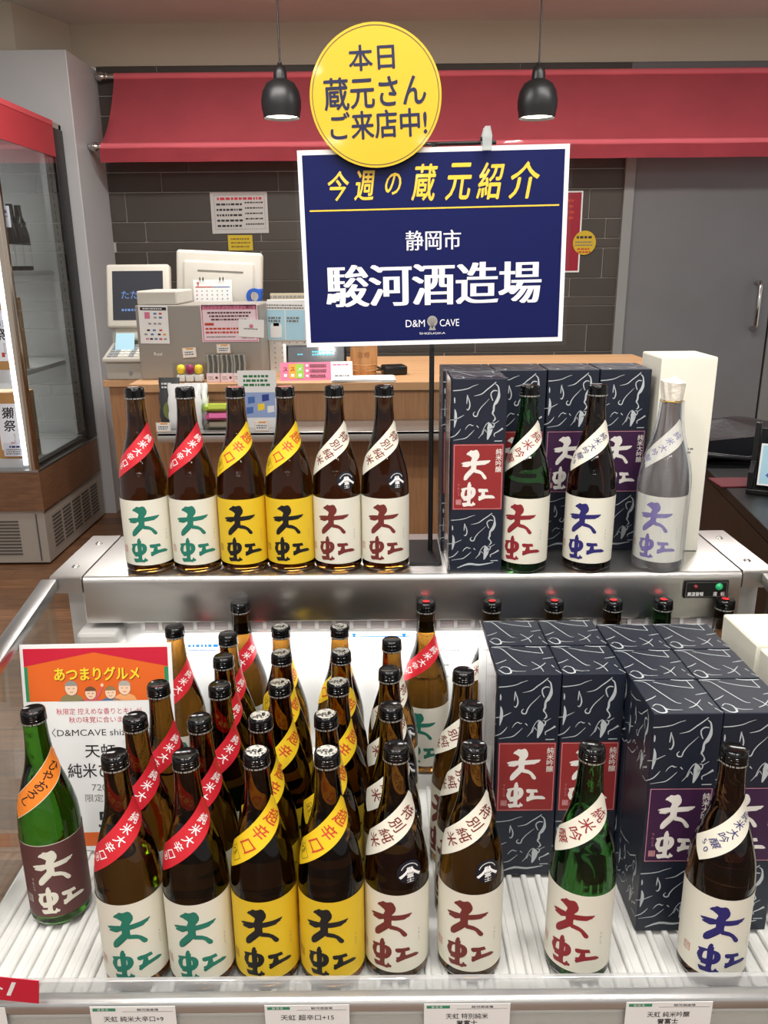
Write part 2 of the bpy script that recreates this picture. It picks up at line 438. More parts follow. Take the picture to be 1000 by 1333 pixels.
b = MB(); b.tube([(hx, TY - 0.012, p[0].z), (hx, TY - 0.055, p[0].z), (hx, TY - 0.07, p[0].z - 0.02), (hx, TY - 0.07, p[1].z + 0.02), (hx, TY - 0.055, p[1].z), (hx, TY - 0.012, p[1].z)], 0.012, STEELP, 12)
b.build('door_handle', d, 60)
b = MB(); b.box(DX1 + 0.012, 3.0, TY - 0.016, TY + 0.02, 0, 2.0, mat('grey_wall_panel', (132, 130, 128), 0.55, noise=0.03, nscale=6), 0.002); struct(b.build('wall_right'))
b = MB(); b.box(DX1 - 0.001, DX1 + 0.013, TY - 0.004, TY + 0.02, 0, 2.0, BLK); struct(b.build('trim_3'))
b = MB(); b.box(XR, 3.0, TY - 0.002, TY + 0.04, 2.0, zs[0], DOORG); struct(b.build('trim_4'))
# grey partition slab behind the refrigerator
b = MB(); b.box(-2.6, -1.48, 4.27, TY - 0.02, 0, 2.285, mat('pale_grey_panel', (196, 196, 198), 0.3, noise=0.02, nscale=3), 0.004)
struct(b.build('wall_left_1'))

# ------------------------------------------------------------------ awning
def awning():
    zu, zl, zv = onY(560, 95, 4.64).z, onY(560, 187, 4.44).z, onY(560, 208, 4.44).z
    t = thing('shop_awning', 'long red cloth awning hung on two metal bars above the brown tiled wall', 'awning', (-1.40, 4.44, zv))
    o = Vector((-1.40, 4.44, zv)); RED = mat('red_awning_cloth', (236, 112, 124), 0.8, noise=0.05, nscale=4, bump=0.25, bscale=30)
    RED2 = mat('red_valance_cloth', (214, 88, 100), 0.8, noise=0.06, nscale=6, bump=0.3, bscale=24)
    xa, xb = onY(147, 95, 4.64).x, onY(129, 187, 4.44).x
    def fn(u, v):
        x = (xa + (xb - xa) * v ** 1.3) * (1 - u) + 2.6 * u
        sag = 0.045 * math.sin(math.pi * v) + 0.004 * math.sin(u * 60 + v * 3)
        return Vector((x, 4.655 - 0.215 * v, zu + (zl - zu) * v - sag)) - o
    b = MB(); b.grid(fn, 60, 14, RED, 0.003); b.build('canopy', t, 60)
    def fv(u, v):
        x = xb * (1 - u) + 2.6 * u
        return Vector((x, 4.432 + 0.006 * math.sin(u * 50 + 2 * v) * v, zl - (zl - zv) * v)) - o
    b = MB(); b.grid(fv, 80, 4, RED2, 0.003); b.build('valance', t, 60)
    for z, y in ((zu, 4.66), (zl, 4.445)):
        b = MB(); b.tube([Vector((-1.475, y, z)) - o, Vector((-1.36, y, z)) - o], 0.013, STEELP, 12)
        b.lathe([(0, -0.03), (0.016, -0.028), (0.022, -0.015), (0.022, 0.0), (0.014, 0.012), (0.02, 0.02), (0.013, 0.03)], STEELP, 16, Matrix.Translation(Vector((-1.44, y, z)) - o) @ Matrix.Rotation(R(90), 4, 'Y'))
        b.build('bar_end', t, 50)
        b = MB(); b.tube([Vector((xa if z == zu else xb, y, z)) - o, Vector((2.6, y, z)) - o], 0.0165, RED, 14); b.build('bar_sleeve', t, 50)
awning()
def pendant(px, side):
    c = onY(px, 128, 3.7)
    zt, zb = onY(px, 103, 3.7).z, onY(px, 154, 3.7).z; h = zt - zb
    t = thing('pendant_lamp', 'black bell-shaped pendant lamp hanging ' + side, 'lamp', (c.x, 3.7, zb), 'black pendant lamps')
    rr = (onY(px + 26, 128, 3.7).x - c.x)
    b = MB(); b.lathe([(0, h * 1.0), (rr * .32, h), (rr * .45, h * .97), (rr * .72, h * .88), (rr * .92, h * .68), (rr, h * .45), (rr * .985, h * .25), (rr * .93, h * .12), (rr * .91, 0.0), (rr * .89, 0.0), (rr * .91, h * .12), (rr * .95, h * .4), (rr * .85, h * .68), (rr * .5, h * .9), (0, h * .93)], mat('lamp_black', (22, 22, 23), 0.42, noise=0.1, nscale=20), 48)
    b.build('lamp_shade', t, 50)
    b = MB(); b.lathe([(0, h * 1.42), (rr * .1, h * 1.42), (rr * .13, h * 1.35), (rr * .27, h * 1.30), (rr * .33, h * 1.15), (rr * .34, h * .99), (0, h * .99)], BLKM, 24); b.build('lamp_holder', t, 50)
    b = MB(); b.tube([(0, 0, h * 1.4), (0, 0, 2.5 - zb)], 0.0035, BLKM, 8); b.build('cord', t, 60)
    b = MB(); b.lathe([(0, h * .10), (rr * .86, h * .10), (rr * .86, h * .07), (0, h * .05)], mat('lamp_glow', (255, 246, 224), 0.5, emit=6.0), 32); b.build('bulb_disc', t, 50)
    l = bpy.data.lights.new('pendant_light', 'SPOT'); l.energy = 9; l.spot_size = R(120); l.shadow_soft_size = 0.05; l.color = (1, .93, .82)
    lo = bpy.data.objects.new('pendant_light', l); COL.objects.link(lo); lo.parent = t; lo.location = (0, 0, -0.01)
pendant(366, 'left of the round yellow sign'); pendant(700, 'right of the round yellow sign')

# ------------------------------------------------------------------ refrigerated display case
SH = 0.826                                   # top shelf height
TILT = R(2.0)
TN = Vector((0, math.sin(TILT), math.cos(TILT)))
TP = Vector((0, 0.78, 0.48))
def tray_z(y): return 0.48 - (y - 0.78) * math.tan(TILT)
CX0, CX1 = -0.536, 0.625
case = thing('refrigerated_display_case', 'low open stainless steel and white chilled display case holding the lower rows of bottles', 'display case', (0.045, 1.05, 0))
O = Vector((0.045, 1.05, 0))
def cb(): return MB()
def cbuild(b, name, smooth=None, parent=None):
    """parts of the case are modelled in room coordinates"""
    for v in b.bm.verts: v.co -= O
    return b.build(name, parent or case, smooth)
b = cb(); b.prism([(1.41, SH), (1.213, SH), (1.2085, SH - .0012), (1.2055, SH - .0045), (1.205, SH - .010), (1.205, .749), (1.207, .746), (1.214, .746), (1.214, .80), (1.41, .80)], 'x', -0.484, 0.573, STEEL); cbuild(b, 'top_shelf', 40)
for xa, xb in ((CX0, -0.4855), (0.5745, CX1)):
    b = cb(); b.prism([(1.41, SH + .002), (1.207, SH + .002), (1.203, SH), (1.203, .80), (1.41, .80)], 'x', xa, xb, STEEL); e = cbuild(b, 'end_cap', 40)
    for y in (1.25, 1.365):
        b = cb(); b.lathe([(0, .0035), (.004, .003), (.0062, .0008), (.0065, 0)], STEELP, 16, Matrix.Translation(((xa + xb) / 2, y, SH + .002))); cbuild(b, 'screw', 40, e)
WLIN = mat('white_liner', (232, 232, 230), 0.35, noise=0.02, nscale=8)
b = cb(); b.box(-0.50, 0.59, 1.240, 1.252, 0.44, 0.80, WLIN)
LB = mat('load_line_blue', (14, 78, 176), 0.5)
def case_px(x, y, Y=1.2395): q = onY(x, y, Y); return q.x, q.z
s = Sheet()
(lx0, lz), (lx1, _) = case_px(455, 829), case_px(534, 828)
s.rect(lx0, lz - .0010, lx1, lz + .0012, LB)
for xx in (461, 526):
    tx, tz = case_px(xx, 826); s.poly([(tx - .006, tz + .004), (tx + .006, tz + .004), (tx, tz - .006)], LB)
x0, z0 = case_px(475, 827.5); x1, z1 = case_px(512, 822.5); s.text('LOAD LINE', x0, z0, x1, z1, LB, bold=.01)
(lx0, lz), (lx1, _) = case_px(620, 829), case_px(655, 828)
s.poly([(lx0, lz), (lx0 + .012, lz + .005), (lx0 + .012, lz - .003)], LB); s.rect(lx0 + .012, lz, lx1, lz + .0015, LB)
x0, z0 = case_px(243, 846); x1, z1 = case_px(286, 838); s.rect(x0, z0 - .0012, x1, z0, LB); s.rect(x0, z1, x1, z1 + .0008, LB); s.lines(x0 + .003, x1 - .003, z1 - .001, 1, .01, .005, LB, seed=4)
for i, yy in enumerate((822, 829, 846, 865, 880)):
    x0, z0 = case_px(546 if i else 552, yy); x1, z1 = case_px(600 if i < 3 else 585, yy - 3); s.lines(x0, x1, z0, 1, .01, .0022, GREYTXT, seed=i)
b.sheet(s, flatfn((0, 1.2398, 0), (1, 0, 0), (0, 0, 1))); cbuild(b, 'back_panel')
b = cb()
b.box(-0.40, 0.572, 1.2115, 1.2385, .724, .728, WLIN)
x = -0.40
while x < 0.573: b.box(x, x + .006, 1.2115, 1.2385, .729, .7455, WLIN); x += .0285
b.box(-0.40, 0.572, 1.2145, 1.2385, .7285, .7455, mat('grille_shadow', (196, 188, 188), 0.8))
cbuild(b, 'air_grille')
GW = mat('lamp_tube_glow', (255, 252, 246), 0.5, emit=3.0)
b = cb(); b.tube([(-0.36, 1.228, .7185), (0.55, 1.228, .7185)], 0.005, GW, 10); cbuild(b, 'lamp_tube', 50)
lo = area('case_lamp', (0.08, 1.222, .716), 0.95, 0.012, 3.6, (1, .985, .96), (R(-8), 0, 0)); lo.parent = case; lo.location = Vector(lo.location) - O
# tray, ribs run front to back
TRAY = mat('white_tray', (222, 222, 218), 0.38, noise=0.02, nscale=10)
b = cb()
MT = Matrix.Translation(TP) @ Matrix.Rotation(-TILT, 4, 'X')
b.box(-0.528, 0.61, -0.06, 0.46, -0.020, -0.0065, TRAY, mtx=MT)
x = -0.508
while x < 0.605: b.box(x, x + .0075, -0.055, 0.455, -0.0066, 0.0, TRAY, 0.0015, 1, mtx=MT); x += .0205
cbuild(b, 'ribbed_tray')
b = cb(); b.box(-0.515, 0.61, 1.155, 1.239, .455, .4895, TRAY, .002); cbuild(b, 'riser_step')
GLS = pane_mat('case_glass', (0.90, 0.94, 0.93), 1.0, ior=1.45)
for xa, sgn in ((-0.535, -1), (0.617, 1)):
    b = cb(); b.prism([(0.72, .44), (1.2, .44), (1.2, .80), (0.72, .725)], 'x', xa - .003, xa + .003, GLS); cbuild(b, 'side_glass')
    b = cb(); b.prism([(0.71, .722), (0.71, .742), (1.202, .826), (1.202, .806)], 'x', xa - .014, xa + .012, ALU, .003); cbuild(b, 'side_rail', 40)
    b = cb(); b.box(xa - .012, xa + .008, .70, 1.41, .40, .445, WLIN, .003); cbuild(b, 'side_sill')
b = cb(); b.box(-0.50, -0.435, 1.19, 1.239, .60, .735, mat('liner_grey', (188, 186, 182), 0.5), .006); cbuild(b, 'side_bracket')
b = cb(); b.box(-0.53, 0.625, .7195, .7255, .470, .5265, ACRYL, .001); cbuild(b, 'front_guard')
b = cb(); b.box(-0.535, 0.63, .700, .7185, .4965, .5165, mat('pale_aluminium', (190, 190, 189), .3, .75), .007, 3); cbuild(b, 'front_bar', 40)
b = cb(); b.box(-0.535, 0.63, .7055, .7185, .40, .4955, mat('price_rail_white', (214, 216, 212), 0.35), .001)
b.box(-0.535, 0.63, .7005, .704, .405, .492, pane_mat('price_rail_clear', (0.95, 0.96, 0.95), 1.2, haze=.08)); cbuild(b, 'price_rail')
BODY = mat('case_body_white', (205, 205, 202), 0.4)
b = cb(); b.box(-0.53, 0.625, .722, 1.41, 0.06, .42, BODY, .004); b.box(-0.50, 0.60, .76, 1.38, 0.0, .06, BLKM); b.box(-0.53, .625, 1.253, 1.41, .42, .799, BODY); cbuild(b, 'cabinet_body')
q0, q1 = onY(889, 778, 1.2035), onY(949, 755, 1.2035)
b = cb(); b.box(q0.x, q1.x, 1.2005, 1.2049, q0.z, q1.z, BLK, .0012)
s = Sheet(); wd = q1.x - q0.x; hh = q1.z - q0.z
s.frame(.0025, .0025, wd - .0025, hh - .0025, .0005, GREYTXT)
s.text('高温警報', wd * .08, hh * .14, wd * .44, hh * .36, WHITE, bold=.01); s.text('運', wd * .66, hh * .14, wd * .75, hh * .36, WHITE); s.text('転', wd * .83, hh * .14, wd * .92, hh * .36, WHITE)
b.sheet(s, flatfn((q0.x, 1.2004, q0.z), (1, 0, 0), (0, 0, 1))); ind = cbuild(b, 'indicator_panel')
for fx, m, r in ((.25, mat('dark_red_lens', (96, 24, 26), 0.2), .0042), (.78, mat('green_lens', (40, 150, 96), 0.15, emit=.25), .0062)):
    b = cb(); b.lathe([(0, .005), (r * .5, .0045), (r * .9, .002), (r, 0)], m, 20, Matrix.Translation((q0.x + wd * fx, 1.2004, q0.z + hh * .66)) @ Matrix.Rotation(R(90), 4, 'X')); cbuild(b, 'indicator_lamp', 50, ind)

# ------------------------------------------------------------------ brush-written pair of characters, traced as polygons
TK = [
 [(242,366),(262,340),(294,326),(290,318),(312,311),(332,322),(362,320),(396,310),(424,328),(434,348),(452,386),(450,424),(430,458),(412,478),(412,540),(408,600),(414,640),(400,662),(368,668),(340,650),(328,600),(324,540),(318,490),(330,460),(335,432),(318,412),(296,396),(276,380)],
 [(400,500),(470,492),(540,486),(590,478),(640,470),(634,485),(612,500),(622,508),(590,522),(560,545),(500,552),(450,558),(400,560)],
 [(330,498),(290,492),(250,494),(215,492),(172,502),(200,510),(188,520),(240,524),(290,530),(330,535)],
 [(330,530),(300,528),(262,524),(225,528),(190,540),(210,545),(195,555),(220,560),(246,562),(262,576),(272,560),(300,552),(330,548)],
 [(330,600),(312,630),(280,656),(246,692),(224,734),(222,774),(236,794),(264,786),(278,752),(298,724),(328,700),(350,668),(400,650),(380,600)],
 [(395,640),(430,638),(480,652),(530,684),(566,722),(596,760),(598,776),(584,792),(562,786),(540,760),(518,722),(490,702),(440,690),(400,684),(380,665)],
 [(312,838),(328,852),(330,880),(342,890),(338,930),(345,1000),(345,1080),(342,1150),(345,1200),(330,1230),(300,1230),(292,1190),(296,1120),(290,1060),(288,1000),(284,930),(288,890),(296,860)],
 [(198,932),(228,928),(262,925),(300,928),(300,950),(262,952),(246,975),(242,1010),(240,1060),(262,1072),(300,1064),(300,1100),(270,1106),(240,1118),(222,1100),(205,1060),(196,1030),(200,1000),(212,968)],
 [(325,930),(360,930),(395,945),(418,975),(426,1015),(420,1050),(400,1085),(370,1112),(335,1125),(335,1070),(360,1050),(364,1020),(360,985),(345,968),(325,965)],
 [(240,1112),(300,1096),(345,1104),(345,1140),(300,1140),(270,1142),(240,1138)],
 [(222,1178),(262,1182),(300,1184),(345,1190),(352,1222),(382,1208),(392,1176),(404,1200),(430,1214),(424,1234),(392,1236),(380,1250),(340,1240),(290,1238),(248,1240),(232,1220)],
 [(474,968),(500,960),(560,962),(625,956),(634,978),(642,996),(612,1000),(580,1002),(545,1012),(505,1016),(480,1000)],
 [(545,1000),(584,996),(588,1040),(596,1075),(550,1088),(522,1092),(536,1050)],
 [(486,1092),(540,1078),(596,1066),(650,1058),(700,1052),(728,1066),(742,1082),(716,1096),(650,1104),(590,1116),(540,1138),(502,1158),(486,1134),(496,1112)]]
def _unroll(p):
    ax = 432 + (p[1] - 215) * 0.036
    a = math.asin(max(-.99, min(.99, (p[0] - ax) / 392.0)))
    y = p[1] + 0.27 * 392 * (1 - math.cos(a))
    return (a * 0.0385, -(y - 215) * 0.0000985)      # metres from the label's top centre
BRUSH = [[_unroll(p) for p in q] for q in TK]
def brush(s, m, cx, top, sx=1.0, sy=1.0, layer=2):
    for k, (dx, dy) in enumerate(((0, 0), (.0004, .0004), (-.0004, .0004), (.0004, -.0004), (-.0004, -.0004))):
        for i, q in enumerate(BRUSH): s.poly([(cx + x * sx + dx, top + y * sy + dy) for x, y in q], m, layer + .02 * i + .004 * k)

# ------------------------------------------------------------------ bottles
BH, RB = 0.298, 0.0385
_cp = [(.0300, .0005), (.0360, .0020), (.0384, .0065), (.0385, .012), (.0385, .06), (.0385, .125), (.0382, .138), (.0370, .152), (.0345, .166), (.0308, .181), (.0262, .197), (.0216, .212), (.0182, .226), (.0162, .240), (.0149, .255), (.0142, .268), (.0139, .281)]
def _dense(cp, sub=4):
    out = []
    for i in range(len(cp) - 1):
        p0, p1, p2, p3 = cp[max(i - 1, 0)], cp[i], cp[i + 1], cp[min(i + 2, len(cp) - 1)]
        for k in range(sub):
            t = k / sub
            out.append(tuple(0.5 * (2 * p1[d] + (p2[d] - p0[d]) * t + (2 * p0[d] - 5 * p1[d] + 4 * p2[d] - p3[d]) * t * t + (3 * p1[d] - p0[d] - 3 * p2[d] + p3[d]) * t ** 3) for d in (0, 1)))
    return out + [cp[-1]]
PROF = _dense(_cp)
def rad(z):
    for (r0, z0), (r1, z1) in zip(PROF, PROF[1:]):
        if z0 <= z <= z1: return r0 + (r1 - r0) * (z - z0) / (z1 - z0 or 1)
    return PROF[-1][0]
def label_fn(x, y, h):
    a = x / RB; r = RB + .00035 + h
    return Vector((r * math.sin(a), -r * math.cos(a), y))
LZ0, LZ1 = .0165, .1245
# shoulder band: centre line by azimuth a (rad) and height
def band_fn(a0, a1, z0=.167, z1=.233, hw=.0138):
    N = 60; tab = []; acc = 0; prev = None
    for i in range(N + 1):
        t = i / N; a = -1.5 + 3.1 * t
        z = z0 + (z1 - z0) * t + .006 * math.sin(math.pi * t)
        r = rad(z); q = Vector((r * math.sin(a), -r * math.cos(a), z))
        if prev is not None: acc += (q - prev).length
        prev = q; tab.append((acc, a, z))
    def at(p):
        p = max(0, min(p, tab[-1][0]))
        for (s0, aa, za), (s1, ab, zb) in zip(tab, tab[1:]):
            if p <= s1:
                t = (p - s0) / (s1 - s0); return aa + (ab - aa) * t, za + (zb - za) * t
        return tab[-1][1:]
    def arc(a):
        for s, aa, z in tab:
            if aa >= a: return s
        return tab[-1][0]
    def fn(p, q, h):
        a, z = at(p); a2, z2 = at(p + .002); a1_, z1_ = at(p - .002); r = rad(z)
        tx, tz = (a2 - a1_) * r, z2 - z1_; l = math.hypot(tx, tz) or 1
        zz = z + q * tx / l; rr = rad(zz); aa = a - q * tz / l / r
        rr += .0005 + h
        return Vector((rr * math.sin(aa), -rr * math.cos(aa), zz))
    return fn, arc(a0), arc(a1), hw
def build_band(text, paper, ink, extra=None, a0=-1.5, a1=1.6, start=None, size=.0135, pitch=.0145, bold=.012, parent=None, edge=None):
    fn, p0, p1, hw = band_fn(a0, a1)
    b = MB(); s = Sheet(); s.rect(p0, -hw, p1, hw, paper, 1)
    if edge: s.rect(p0, -hw, p1, -hw + .0006, edge, 2); s.rect(p0, hw - .0006, p1, hw, edge, 2)
    p = p1 - .021 if start is None else start
    for i, ch in enumerate(text):
        q = Sheet(); q.cell(ch, 0, 0, size, ink, 2, bold, shear=.18)
        for v, f, m, l in q.items: s.items.append(([(p + y, -x + (.001 if i % 2 else -.001)) for x, y in v], f, m, l))
        p -= pitch
    if extra: extra(s, p)
    b.sheet(s, fn, .004, .005, .0002); return b.build('shoulder_band', parent, 60)
SD = lambda s, ink: (s.frame(-.0475, LZ0 + .020, -.0385, LZ0 + .031, .0006, ink, 2), s.cell('天', -.0452, LZ0 + .0278, .0045, ink, 2), s.cell('虹', -.0408, LZ0 + .0278, .0045, ink, 2), s.cell('之', -.0452, LZ0 + .0232, .0045, ink, 2), s.cell('印', -.0408, LZ0 + .0232, .0045, ink, 2))
def make_bottle(kind, dot=False, foil=None):
    t = bpy.data.objects.new('sake_bottle', None); t.empty_display_size = .05; COL.objects.link(t)
    glass, paper, ink = {'R': (AMBER, CREAM, INK_G), 'Y': (AMBER, YELL, INK_K), 'W': (AMBER, CREAM, INK_R), 'G': (DGREEN, CREAM, INK_C), 'B': (DARKG, CREAM, INK_N), 'H': (GREEN, MAROON, CREAM), 'P': (DARKG, CREAM, INK_P)}[kind]
    b = MB(); b.lathe([(0, .003), (.020, .003), (.027, .0005)] + PROF + [(0, .281)], glass, 56); b.build('glass_body', t, 50)
    # main label
    b = MB(); s = Sheet(); s.rect(-.068, LZ0, .068, LZ1, paper, 1)
    brush(s, ink, 0, LZ1, 1, 1, 2)
    tiny = {'R': INK_G, 'Y': INK_K, 'W': INK_R, 'G': INK_C, 'B': INK_N, 'H': CREAM, 'P': INK_P}[kind]
    if kind == 'H': s.column('てんこう', -.033, LZ0 + .058, .0045, .0052, CREAM, 2)
    else: s.column('てんこう', .031, LZ0 + .056, .0038, .0046, GREYTXT, 2)
    SD(s, CREAM if kind == 'H' else SEAL if kind != 'Y' else INK_R)
    if kind == 'H': s.rect(-.068, LZ1 - .0008, .068, LZ1, CREAM, 2)
    b.sheet(s, label_fn, .004, None, .00018); b.build('front_label', t, 60)
    # cap
    b = MB()
    b.lathe([(0, .2955), (.0115, .2955), (.0126, .2960), (.0140, .2950), (.0147, .2935), (.0150, .2915), (.0147, .2912), (.0147, .2906), (.01505, .2903), (.01505, .2890), (.0147, .2887), (.0147, .2881), (.0151, .2878), (.0151, .2865), (.0147, .2862), (.0147, .2850), (.0152, .2846), (.0152, .2790), (.0144, .2782), (.0136, .2782)], CAPM, 44)
    s = Sheet(); rg = random.Random(5); x = -.048
    while x < .046: l = rg.uniform(.0015, .005); s.rect(x, .2795, x + l, .2815, SILVD, 1); x += l + rg.uniform(.0006, .0016)
    b.sheet(s, lambda x, y, h: Vector(((.01522 + h) * math.sin(x / .0152), -(.01522 + h) * math.cos(x / .0152), y)), .002)
    s = Sheet()
    if kind == 'Y' or foil:
        s.disc(0, 0, .0118, .0118, foil or SILV, 1)
        if not foil:
            rg = random.Random(2)
            for k in range(40):
                a, r_ = rg.uniform(0, 6.28), rg.uniform(.001, .0105); a2 = rg.uniform(0, 6.28); l = rg.uniform(.0015, .004)
                x, y = r_ * math.cos(a), r_ * math.sin(a); s.stroke([(x, y), (x + l * .5 * math.cos(a2), y + l * .5 * math.sin(a2)), (x + l * math.cos(a2 + .5), y + l * math.sin(a2 + .5))], [.0007, .0015, .0006], INK_K, 2)
    if dot: s.disc(0, 0, .0058, .005, REDDOT, 2)
    if s.items: b.sheet(s, lambda x, y, h: Vector((x, y, .2956 + h)))
    b.build('screw_cap', t, 35)
    # shoulder band
    if kind == 'R':
        def ex(s, p): s.ring(p + .003, 0, .0038, .0045, WHITE, 2); s.cell('9', p + .003, 0, .008, WHITE, 2, .02, rot=R(-90))
        build_band('純米大辛口', BAND_R, WHITE, ex, size=.0125, pitch=.0138, bold=.014, parent=t)
    elif kind == 'Y':
        def ex(s, p):
            s.frame(p - .006, -.009, p + .006, .007, .0005, INK_K, 2); s.cell('1', p - .001, .004, .009, INK_K, 2, .01, rot=R(-90)); s.cell('5', p - .001, -.001, .009, INK_K, 2, .01, rot=R(-90)); s.cell('+', p + .003, .001, .007, INK_K, 2, .01, rot=R(-90))
        build_band('超辛口', BAND_Y, TXT_R, ex, size=.0185, pitch=.0215, bold=.016, parent=t)
    elif kind == 'W': build_band('特別純米', CREAM, INK_R, None, size=.0165, pitch=.0185, bold=.016, parent=t)
    elif kind == 'G': build_band('純米吟醸', CREAM, INK_C, None, a0=-1.35, size=.0165, pitch=.0185, bold=.012, parent=t)
    elif kind == 'B':
        def ex(s, p): s.cell('5', p + .001, .004, .010, INK_N, 2, .01, rot=R(-65)); s.cell('0', p - .001, -.004, .010, INK_N, 2, .01, rot=R(-65))
        build_band('純米大吟醸', CREAM, INK_N, ex, a0=-1.35, size=.0118, pitch=.0119, bold=.01, parent=t)
    elif kind == 'H': build_band('ひやおろし', BAND_O, INK_K, None, size=.0150, pitch=.0138, bold=.014, parent=t, edge=CREAM)
    elif kind == 'P': build_band('純米大吟醸', CREAM, INK_P, None, a0=-1.2, size=.012, pitch=.0145, bold=.01, parent=t)
    if kind == 'W':                                # round badge on the right of the shoulder
        b = MB(); s = Sheet(); s.disc(0, 0, .0150, .0150, NAVYB, 1)
        s.stroke([(-.0015, .006), (-.005, 0), (-.012, -.006)], [.0014, .0030, .0034], WHITE, 2); s.stroke([(.0015, .006), (.005, 0), (.012, -.006)], [.0014, .0030, .0034], WHITE, 2)
        s.text('誉', -.0042, -.001, .0042, .0068, WHITE, 2, .03); s.text('富', -.0042, -.007, .0042, -.0015, WHITE, 2, .03); s.text('士', -.0042, -.0125, .0042, -.0075, WHITE, 2, .03)
        for k in range(13):
            a = R(25 + k * 10.8); s.rect(.0108 * math.cos(a) - .0006, .0108 * math.sin(a) - .0006, .0108 * math.cos(a) + .0006, .0108 * math.sin(a) + .0006, WHITE, 2)
        a_c, z_c = .50, .153
        def fn(x, y, h):
            z = z_c + y * .95; r = rad(z); a = a_c + x / .036; rr = r + .0006 + h
            return Vector((rr * math.sin(a), -rr * math.cos(a), z))
        b.sheet(s, fn, .004, .004, .0002); b.build('round_badge', t, 60)
    return t
PROTO = {}
def bottle(kind, x, y, z, label, group, rz=0.0, lean=True, dot=False, foil=None):
    key = (kind, dot, foil.name if foil else None)
    if key not in PROTO: o = PROTO[key] = make_bottle(kind, dot, foil)
    else: o = copy_tree(PROTO[key])
    o.location = (x, y, z); o.rotation_euler = (-TILT if lean else 0, 0, R(rz) - math.atan2(x, y))     # labels are turned to face the shopper
    tag(o, label, 'bottle', group)
    return o
def tray_bottle(kind, px, py, label, group, rz=0.0, Y=None, base=None, **k):
    if Y is None:
        c = onP(px, py, TP + TN * BH, TN); c = c - TN * BH
        if base is not None:
            bz = onP(base[0], base[1], TP, TN); c.x = (c.x + bz.x) / 2
        y, z = c.y, tray_z(c.y) + .0002
    else:
        c = onY(px, py, Y + .01); y, z = Y, .4897
    return bottle(kind, c.x, y, z, label, group, rz, lean=Y is None, **k)
GR, GY, GW_ = 'red-banded bottles standing in the case', 'yellow-banded bottles standing in the case', 'white-banded bottles standing in the case'
ord_ = ['front bottle', 'second bottle from the front', 'third bottle from the front', 'fourth bottle from the front', 'fifth bottle from the front', 'back bottle']
for i, (x, y, kw) in enumerate([(156.5, 978, {'base': (177, 1262)}), (179, 929.5, {}), (209, 887.5, {}), (229.5, 813.5, {})]):
    tray_bottle('R', x, y, 'amber bottle with red band, %s of the left red-banded column' % (ord_[i] if i < 3 else ord_[5]), GR, rz=(-4, 0, 2, 2)[i], **kw)
for i, (x, y, kw) in enumerate([(246, 978, {'base': (263, 1262)}), (262, 931, {}), (288.3, 888.4, {}), (292.5, 852, {}), (298.8, 823, {}), (314, 788, {'Y': 1.197})]):
    tray_bottle('R', x, y, 'amber bottle with red band, %s of the right red-banded column' % ord_[i], GR, rz=(-4, 0, 3, 0, 4, 0)[i], **kw)
for i, (x, y, kw) in enumerate([(336.5, 975, {'base': (348, 1262)}), (345, 928, {}), (366, 886, {}), (369, 847, {}), (367.5, 813.5, {})]):
    tray_bottle('Y', x, y, 'yellow-labelled bottle with silver cap, %s of the left yellow column' % (ord_[i] if i < 4 else ord_[5]), GY, rz=(-3, 24, 6, 10, 6)[i], **kw)
for i, (x, y, kw) in enumerate([(426, 975, {'base': (434, 1262)}), (428, 926.5, {}), (442.5, 884.5, {}), (442.5, 845.5, {}), (438.5, 813, {})]):
    tray_bottle('Y', x, y, 'yellow-labelled bottle with silver cap, %s of the right yellow column' % (ord_[i] if i < 4 else ord_[5]), GY, rz=(-3, 16, 12, -12, -30)[i], **kw)
for i, (x, y, kw) in enumerate([(505, 968, {'base': (526, 1262)}), (511, 916, {}), (509, 868.5, {}), (511.7, 830.4, {})]):
    tray_bottle('W', x, y, 'brown bottle with white band, %s of the left white-banded column' % (ord_[i] if i < 3 else ord_[5]), GW_, rz=(-4, 12, 14, 12)[i], **kw)
for i, (x, y, kw) in enumerate([(617, 967, {'base': (612, 1262)}), (608, 914, {}), (597.5, 869.7, {})]):
    tray_bottle('W', x, y, 'brown bottle with white band, %s of the right white-banded column' % (ord_[i] if i < 2 else ord_[5]), GW_, rz=(2, -28, -32)[i], **kw)
tray_bottle('G', 768.5, 968, 'green glass bottle with crimson writing standing alone in the case before the dark boxes', None, rz=-4, base=(749, 1250))
tray_bottle('B', 954, 972, 'dark bottle with navy writing in the case, in front of the purple-labelled boxes', None, rz=22, base=(926, 1255))
tray_bottle('H', 42, 920, 'green bottle with maroon label and orange band before the price poster', None, rz=0, base=(78, 1196))
GB = 'bottles in the back row of the case with a red dot on the cap'
tray_bottle('R', 554.5, 780.5, 'backlit amber bottle with red band and red-dotted cap against the bright case back', GB, Y=1.192, rz=-6, dot=True)
tray_bottle('W', 639.5, 788.5, 'backlit amber bottle with red-dotted cap just left of the film-wrapped dark boxes', GB, Y=1.192, rz=10, dot=True)
tray_bottle('W', 720, 787, 'brown-necked bottle with red-dotted cap behind the second column of red-labelled boxes', GB, Y=1.192, dot=True)
tray_bottle('W', 796, 785.5, 'brown-necked bottle with red-dotted cap next to the green-necked one behind the boxes', GB, Y=1.192, dot=True)
tray_bottle('G', 861, 783, 'green-necked bottle with red-dotted cap behind the purple-labelled boxes in the case', GB, Y=1.192, dot=True)
tray_bottle('B', 941, 782, 'black-necked bottle with red-dotted cap under the indicator panel in the case', GB, Y=1.192, dot=True)
